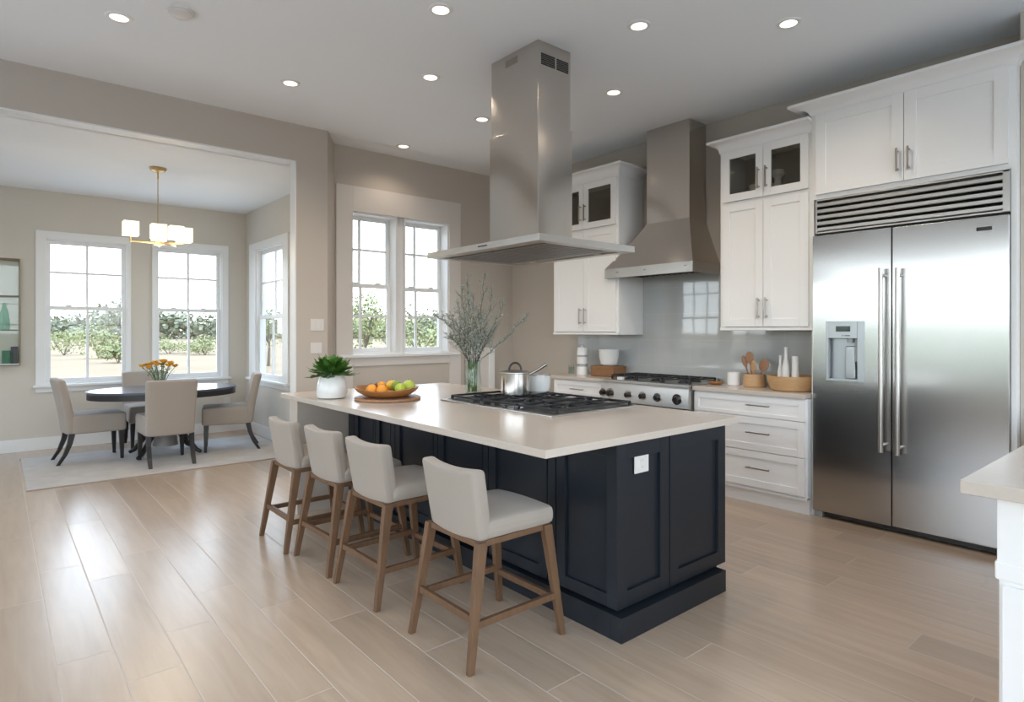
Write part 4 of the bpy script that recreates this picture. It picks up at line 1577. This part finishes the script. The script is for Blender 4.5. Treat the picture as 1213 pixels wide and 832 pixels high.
# ------------------------------------------------------------------ things on the island
t = thing('potted_plant', 'green leafy plant in a white round pot on the island end', 'plant', (1.845, 4.17, CZ))
px_, py_ = 1.845, 4.17
m = MB().lathe((px_, py_, CZ), [(.070, 0), (.098, .006), (.108, .04), (.106, .08), (.092, .135), (.074, .165), (.068, .165), (.070, .15), (.0, .145)], 36, cap=False)
part('pot', m, 'ceramic', t)
part('soil', MB().lathe((px_, py_, CZ + .138), [(.074, 0), (.07, .012), (0, .016)], 24), 'date', t)
m = MB()
rng = random.Random(21)
for k in range(44):
    a = k * 2.399
    tilt = .15 + 1.30 * (k / 44)
    d = Vector((math.cos(a) * math.sin(tilt), math.sin(a) * math.sin(tilt), math.cos(tilt)))
    base = Vector((px_, py_, CZ + .15)) + Vector((math.cos(a), math.sin(a), 0)) * .02
    ln = rng.uniform(.10, .15)
    tip = base + d * ln + Vector((0, 0, -.02 * tilt))
    m.tube([base, base.lerp(tip, .6) + Vector((0, 0, .012)), tip], .0025, 4, .0012)
    for j in range(6):
        f = .35 + .11 * j
        q = base.lerp(tip, f) + Vector((0, 0, .012 * (1 - f)))
        for sgn in (-1, 1):
            s = d.cross(Vector((0, 0, 1)))
            s = s.normalized() if s.length > .01 else Vector((1, 0, 0))
            m.leafquad(q, d * .7 + s * sgn * .8, (rng.uniform(-.2, .2), rng.uniform(-.2, .2), 1), rng.uniform(.040, .062), rng.uniform(.034, .050))
    m.leafquad(tip, d, (0, 0, 1), .05, .036)
part('foliage', m, 'leaf', t, smooth=False)

bxc, byc = 2.105, 3.83
m = MB()
ob = [(bxc + .20 * math.cos(k * math.pi / 24), byc + .20 * math.sin(k * math.pi / 24)) for k in range(48)]
m.lathe((bxc, byc, CZ), [(.215, 0), (.228, .004), (.230, .014), (.224, .019), (0, .0195)], 48)
solo('serving_board', m, 'oak', 'round wooden board under the fruit bowl', 'board', (bxc, byc, CZ))
m = MB()
z0 = CZ + .0195
m.lathe((bxc, byc, z0), [(.115, 0), (.165, .012), (.205, .035), (.226, .062), (.219, .064), (.192, .038), (.14, .020), (0, .014)], 44, cap=False)
for v in m.bm.verts:
    dx, dy = v.co.x - bxc, v.co.y - byc
    a = math.atan2(dy, dx)
    k = 1 + .04 * math.sin(3 * a + .6)
    v.co.x, v.co.y = bxc + dx * k, byc + dy * k
    v.co.z += .010 * math.cos(2 * a + 1.6) * (math.hypot(dx, dy) / .226) ** 3
solo('fruit_bowl', m, 'acacia', 'wavy wooden bowl of fruit on the round board', 'bowl', (bxc, byc, z0))
cr2 = (math.cos(R(YAW)), -math.sin(R(YAW)))
cd2 = (math.sin(R(YAW)), math.cos(R(YAW)))


def fruit(name, r_, d_, z, rad, mt, label, sq=(1, 1, 1), stem=True, group='fruit in the wooden bowl'):
    r_, d_ = r_ * 1.15, d_ * 1.15
    rad *= 1.1
    x, y = bxc + cr2[0] * r_ + cd2[0] * d_, byc + cr2[1] * r_ + cd2[1] * d_
    t = thing(name, label, 'fruit', (x, y, z0 + z), group)
    m = MB().ball((x, y, z0 + z), rad * sq[0], rad * sq[1], rad * sq[2], 3)
    part('skin', m, mt, t)
    if stem:
        part('stem', MB().tube([(x, y, z0 + z + rad * sq[2] * .93), (x + .002, y, z0 + z + rad * sq[2] + .006)], .0022, 5), 'twig', t)


fruit('orange', -.085, -.06, .052, .036, 'orange', 'orange at the front left of the fruit bowl')
fruit('orange', -.02, -.075, .050, .036, 'orange', 'orange at the front middle of the fruit bowl')
fruit('apricot', -.045, .03, .072, .028, 'orange', 'small apricot resting behind the two oranges')
fruit('lemon', .018, .04, .075, .034, 'yellow', 'yellow lemon in the middle of the fruit bowl', (1.2, .9, .95))
fruit('date', -.115, .03, .062, .022, 'date', 'dark brown fruit at the left rim of the fruit bowl', (1.2, 1, .9))
fruit('date', -.085, .07, .066, .020, 'date', 'dark brown fruit behind the oranges in the bowl', (1.2, 1, .9))
fruit('lime', .055, -.01, .075, .034, 'green_dark', 'dark green lime between the lemon and pale apples')
fruit('apple', .085, -.055, .062, .033, 'lime', 'small pale green apple at the front of the bowl')
fruit('apple', .125, .01, .068, .042, 'lime', 'large pale green apple at the right of the bowl')
fruit('lime', .03, .09, .062, .033, 'green_dark', 'dark green lime at the back of the bowl')

# branches in a glass vase
bx_, by_ = 2.765, 3.72
m = MB().lathe((bx_, by_, CZ), [(.050, 0), (.066, .008), (.070, .06), (.060, .16), (.055, .225), (.062, .26), (.058, .26), (.051, .225), (.056, .16), (.064, .06), (.058, .016), (0, .014)], 30, cap=False)
solo('branch_vase', m, 'glass_clear', 'clear glass vase of bare twigs on the island', 'vase', (bx_, by_, CZ))


def branch(i, dr, dd, h, bend, label):
    """one twiggy branch; dr, dd spread of the tip, h its height above the vase foot"""
    rng = random.Random(500 + i)
    a0 = rng.uniform(0, 6.28)
    bs = Vector((bx_ + .035 * math.cos(a0), by_ + .035 * math.sin(a0), CZ + .02))
    off = Vector((cr2[0] * dr + cd2[0] * dd, cr2[1] * dr + cd2[1] * dd, 0))
    neck = Vector((bx_, by_, CZ + .25)) + off.normalized() * .035 if off.length > 0 else Vector((bx_, by_, CZ + .25))
    tip = Vector((bx_, by_, CZ + h)) + off
    t = thing('branch', label, 'branch', tuple(bs), 'twigs in the glass vase')
    part('stem', MB().tube([bs, bs.lerp(neck, .5), neck], .0042, 6), 'stem', t, label='green submerged stem')
    m, mb2 = MB(), MB()
    pts = []
    N = 12
    for k in range(N + 1):
        f = k / N
        p = neck.lerp(tip, f) + Vector((0, 0, bend * math.sin(f * math.pi)))
        p += Vector((rng.uniform(-1, 1), rng.uniform(-1, 1), rng.uniform(-1, 1))) * .008 * (0 < k < N)
        pts.append(p)
    m.tube(pts, .0032, 6, .0011)

    def buds(ps, n, sz):
        for _ in range(n):
            j = rng.randrange(len(ps) - 1)
            q = ps[j].lerp(ps[j + 1], rng.random())
            d = Vector((rng.uniform(-1, 1), rng.uniform(-1, 1), rng.uniform(-.3, 1)))
            mb2.leafquad(q, d, (rng.uniform(-1, 1), rng.uniform(-1, 1), .6), sz * rng.uniform(.7, 1.5), sz * .6)
    for k in range(2, N):
        for rep in range(rng.choice((1, 2, 2))):
            p = pts[k]
            fwd = (pts[k] - pts[k - 1]).normalized()
            side = Vector((rng.uniform(-1, 1), rng.uniform(-1, 1), rng.uniform(-.4, .7)))
            d = (fwd * .9 + side * .75).normalized()
            ln = rng.uniform(.04, .13) * (1.15 - .5 * k / N)
            q = [p, p + d * ln * .5 + Vector((0, 0, .006)), p + d * ln + Vector((0, 0, ln * .15))]
            m.tube(q, .0012, 4, .0006)
            buds(q, 11, .017)
    buds(pts, 60, .018)
    part('twigs', m, 'twig', t)
    part('buds', mb2, 'bud', t, smooth=False, kind='stuff')


BR = [(-.04, .02, .92, 0), (-.02, -.06, .72, 0), (.09, .02, .93, 0), (.15, .05, .78, .01), (.245, -.02, .69, .02), (-.115, .03, .70, .0),
      (-.185, -.03, .60, .03), (.05, .1, .62, 0), (-.07, -.1, .58, 0), (.11, -.11, .55, 0), (-.13, .12, .52, .02), (.02, -.13, .48, 0), (.17, .1, .5, .02), (-.2, .06, .43, .04), (.0, .05, .75, 0), (-.09, .06, .83, 0)]
for i, (a, b_, h, bd) in enumerate(BR):
    branch(i, a, b_, h, bd, 'thin grey twig with tiny grey-green buds, one of the bunch in the glass vase')
branch(40, .415, .03, .60, -.02, 'long twig reaching out right of the vase towards the range')
branch(41, -.30, -.02, .60, .07, 'curving twig reaching out left of the vase across the window')

# saucepan and white pot
sx_, sy_ = 2.72, 3.175
z0 = CZ + .0395
t = thing('saucepan', 'stainless steel lidded saucepan on the island cooktop', 'saucepan', (sx_, sy_, z0))
m = MB().lathe((sx_, sy_, z0), [(.088, 0), (.098, .006), (.100, .015), (.100, .150), (.103, .154), (.098, .154), (.095, .15), (.094, .012), (0, .01)], 44, cap=False)
part('pot', m, 'chrome', t)
m = MB().lathe((sx_, sy_, z0 + .154), [(.104, 0), (.104, .005), (.09, .012), (.05, .018), (0, .020)], 40)
lid = part('lid', m, 'steel', t)
cr3, cd3 = Vector((cr2[0], cr2[1], 0)), Vector((cd2[0], cd2[1], 0))
c = Vector((sx_, sy_, z0 + .170))
pts = [c + cr3 * (.042 * math.cos(a)) + Vector((0, 0, .052 * math.sin(a))) for a in [math.pi * k / 10 for k in range(11)]]
part('lid_handle', MB().tube(pts, .0075, 10), 'dark_steel', lid)
c = Vector((sx_, sy_, z0 + .145))
part('handle', MB().tube([c + cr3 * .095 - cd3 * .01, c + cr3 * .13 + Vector((0, 0, .014)), c + cr3 * .215 + Vector((0, 0, .068))], .009, 10, .012), 'nickel', t)

wx_, wy_ = 2.985, 3.225
t = thing('stock_pot', 'white enamel pot behind the saucepan on the cooktop', 'pot', (wx_, wy_, z0))
m = MB().lathe((wx_, wy_, z0), [(.058, 0), (.074, .010), (.083, .04), (.086, .08), (.086, .125), (.081, .125), (.078, .04), (.055, .015), (0, .012)], 40, cap=False)
part('pot', m, 'ceramic', t)
part('rim', MB().lathe((wx_, wy_, z0 + .123), [(.081, 0), (.089, 0), (.089, .005), (.081, .005)], 40, cap=False), 'nickel', t)
part('lid', MB().lathe((wx_, wy_, z0 + .122), [(.081, 0), (.07, .004), (0, .006)], 36), 'ceramic', t)

# ------------------------------------------------------------------ things on the wall worktops
t = thing('coffee_grinder', 'white two-part coffee grinder left of the range', 'coffee grinder', (4.93, 4.62, CZ))
gx_, gy_ = 4.93, 4.62
m = MB().lathe((gx_, gy_, CZ), [(.062, 0), (.065, .01), (.062, .085), (.060, .09), (0, .09)], 28)
part('base', m, 'ceramic', t)
part('collar', MB().lathe((gx_, gy_, CZ + .09), [(.052, 0), (.052, .03), (0, .03)], 28), 'grey_plastic', t)
part('cup', MB().lathe((gx_, gy_, CZ + .119), [(.058, 0), (.062, .01), (.060, .075), (.063, .08), (0, .08)], 28), 'ceramic', t)
part('band', MB().lathe((gx_, gy_, CZ + .199), [(.062, 0), (.062, .018), (0, .018)], 28), 'grey_plastic', t)
part('hopper', MB().lathe((gx_, gy_, CZ + .217), [(.063, 0), (.055, .075), (.050, .085), (.02, .09), (.012, .115), (0, .118)], 28), 'ceramic', t)
m = MB().lathe((4.90, 4.76, CZ), [(.03, 0), (.033, .01), (.033, .10), (.028, .10), (.028, .012), (0, .01)], 22, cap=False)
solo('drinking_glass', m, 'glass_clear', 'clear glass beside the coffee grinder', 'glass', (4.90, 4.76, CZ))
m = MB().lathe((4.86, 4.72, CZ), [(.03, 0), (.033, .01), (.033, .08), (.028, .08), (.028, .012), (0, .01)], 22, cap=False)
solo('drinking_glass', m, 'glass_clear', 'short clear glass in front of the coffee grinder', 'glass', (4.86, 4.72, CZ))
m = MB().box(4.88, 5.10, 4.14, 4.46, CZ, CZ + .11, .014)
for v in m.bm.verts:
    if v.co.z > CZ + .08 and 4.91 < v.co.x < 5.07 and 4.17 < v.co.y < 4.43:
        v.co.z -= .03
solo('storage_basket', m, 'basket', 'brown rectangular basket under the wall cabinet left of the range', 'basket', (4.99, 4.30, CZ))
m = MB().lathe((4.99, 4.29, CZ + .111), [(.06, 0), (.085, .015), (.105, .09), (.110, .17), (.104, .17), (.098, .09), (.08, .02), (0, .012)], 32, cap=False)
solo('mixing_bowl', m, 'ceramic', 'white deep bowl standing on the brown basket', 'bowl', (4.99, 4.29, CZ + .111))
m = MB().box(4.615, 4.645, 3.80, 3.865, .926, .955, .004)
solo('spice_cup', m, 'ceramic', 'small white cup on the front edge of the range', 'cup', (4.63, 3.83, .926))

m = MB().lathe((4.99, 2.85, CZ), [(.05, 0), (.056, .006), (.056, .115), (.050, .115), (.050, .012), (0, .01)], 28, cap=False)
solo('canister', m, 'ceramic', 'white canister beside the wooden utensil crock', 'canister', (4.99, 2.85, CZ))
ux, uy = 5.0, 2.665
m = MB().lathe((ux, uy, CZ), [(.088, 0), (.093, .006), (.088, .11), (.082, .11), (.084, .012), (0, .01)], 32, cap=False)
solo('utensil_crock', m, 'oak_light', 'wooden crock holding spoons on the worktop', 'crock', (ux, uy, CZ))


def spoon(dy, dx, h, w, label, mt='oak', lean=.05):
    b0 = Vector((ux + dx * .35, uy + dy * .3, CZ + .014))
    tp = Vector((ux + dx, uy + dy, CZ + h))
    d = (tp - b0).normalized()
    t = thing('wooden_spoon', label, 'spoon', tuple(b0), 'wooden utensils in the crock')
    part('shaft', MB().tube([b0, b0.lerp(tp, .75)], .007, 8, .008), mt, t)
    m = MB().ball((0, 0, 0), .008, w, .055, 3)
    m.bm.transform(Matrix.Translation(b0.lerp(tp, .86)) @ Vector((0, 0, 1)).rotation_difference(d).to_matrix().to_4x4())
    part('bowl', m, mt, t)


spoon(.10, 0.0, .245, .022, 'slim wooden spoon leaning left in the crock')
spoon(.035, -.02, .285, .040, 'broad wooden spoon standing tallest in the crock')
spoon(-.02, -.05, .20, .026, 'short wooden spatula at the front of the crock', 'oak_light')
spoon(-.085, .02, .215, .045, 'wide dark wooden spoon leaning right in the crock')

wx_, wy_ = 4.93, 2.30
m = MB().lathe((wx_, wy_, CZ), [(.145, 0), (.165, .006), (.188, .06), (.195, .118), (.186, .118), (.178, .06), (.155, .014), (0, .012)], 44, cap=False)
solo('wooden_bowl', m, 'oak_light', 'large light wooden bowl beside the refrigerator', 'bowl', (wx_, wy_, CZ))
for dy, dx, h, r_, neck, lb in ((.055, 0, .335, .030, .014, 'tallest white bottle with narrow neck in the light wooden bowl'),
                                (.115, .03, .265, .024, .012, 'slim white bottle at the left in the light wooden bowl'),
                                (-.03, -.02, .265, .028, .026, 'straight white cylinder at the right in the light wooden bowl')):
    c = (wx_ + dx, wy_ + dy, CZ + .0135)
    m = MB().lathe(c, [(r_ * .9, 0), (r_, .006), (r_, h * .45), (r_ * .9, h * .55), (neck, h * .72), (neck, h * .95), (neck * 1.1, h), (0, h)], 24)
    solo('ceramic_bottle', m, 'ceramic', lb, 'bottle', c, 'white bottles in the wooden bowl')
m = MB().lathe((4.92, 2.985, CZ), [(.03, 0), (.05, .008), (.066, .024), (.062, .025), (.045, .012), (0, .008)], 28, cap=False)
solo('small_dish', m, 'acacia', 'small dark wooden dish beside the range', 'dish', (4.92, 2.985, CZ))

# ------------------------------------------------------------------ ceiling fittings
K = (CE - EYE) / (3.35 - EYE)
pts = [(.589, 4.467), (1.772, 4.78), (2.062, 3.101), (2.55, 3.975), (3.419, 4.459), (3.286, 5.643), (3.136, 2.446), (3.852, 3.261), (3.831, 1.814)]
LBL = ['recessed light nearest the dining opening, beside the smoke detector', 'recessed light above the opening end of the header wall',
       'recessed light at the top edge, left of the island hood', 'recessed light just left of the island hood',
       'recessed light half hidden behind the island hood', 'recessed light nearest the kitchen window wall',
       'recessed light at the top, right of the island hood', 'recessed light between the two hoods', 'recessed light nearest the refrigerator cabinet']


def can_light(x, y, label, watts=CAN_W):
    t = thing('recessed_light', label, 'ceiling light', (x, y, CE), 'recessed ceiling lights')
    part('trim_ring', MB().lathe((x, y, CE), [(.050, -.002), (.052, -.008), (.072, -.006), (.076, 0.0)], 32, cap=False), 'trim', t)
    part('lens', MB().lathe((x, y, CE - .004), [(.054, 0), (.050, -.003), (0, -.004)], 32), 'lens', t)
    ld = bpy.data.lights.new('downlight', 'SPOT')
    ld.energy = watts
    ld.color = (1.0, .84, .68)
    ld.spot_size = R(140)
    ld.spot_blend = .8
    ld.shadow_soft_size = .05
    lo = bpy.data.objects.new('downlight', ld)
    lo.location = (0, 0, -.03)
    lo.parent = t
    COL.objects.link(lo)


for (x, y), lb in zip(pts, LBL):
    can_light(x * K, y * K, lb, CAN_W * (.4 if 'window wall' in lb else 1.0))
x, y = .869 * K, 4.139 * K
t = thing('smoke_detector', 'round white smoke detector on the ceiling near the header wall', 'smoke detector', (x, y, CE))
part('base', MB().lathe((x, y, CE), [(.075, 0), (.075, -.012), (.06, -.016)], 32, cap=True), 'plastic', t)
part('cover', MB().lathe((x, y, CE - .014), [(.064, 0), (.062, -.012), (.045, -.024), (0, -.026)], 32), 'plastic', t)
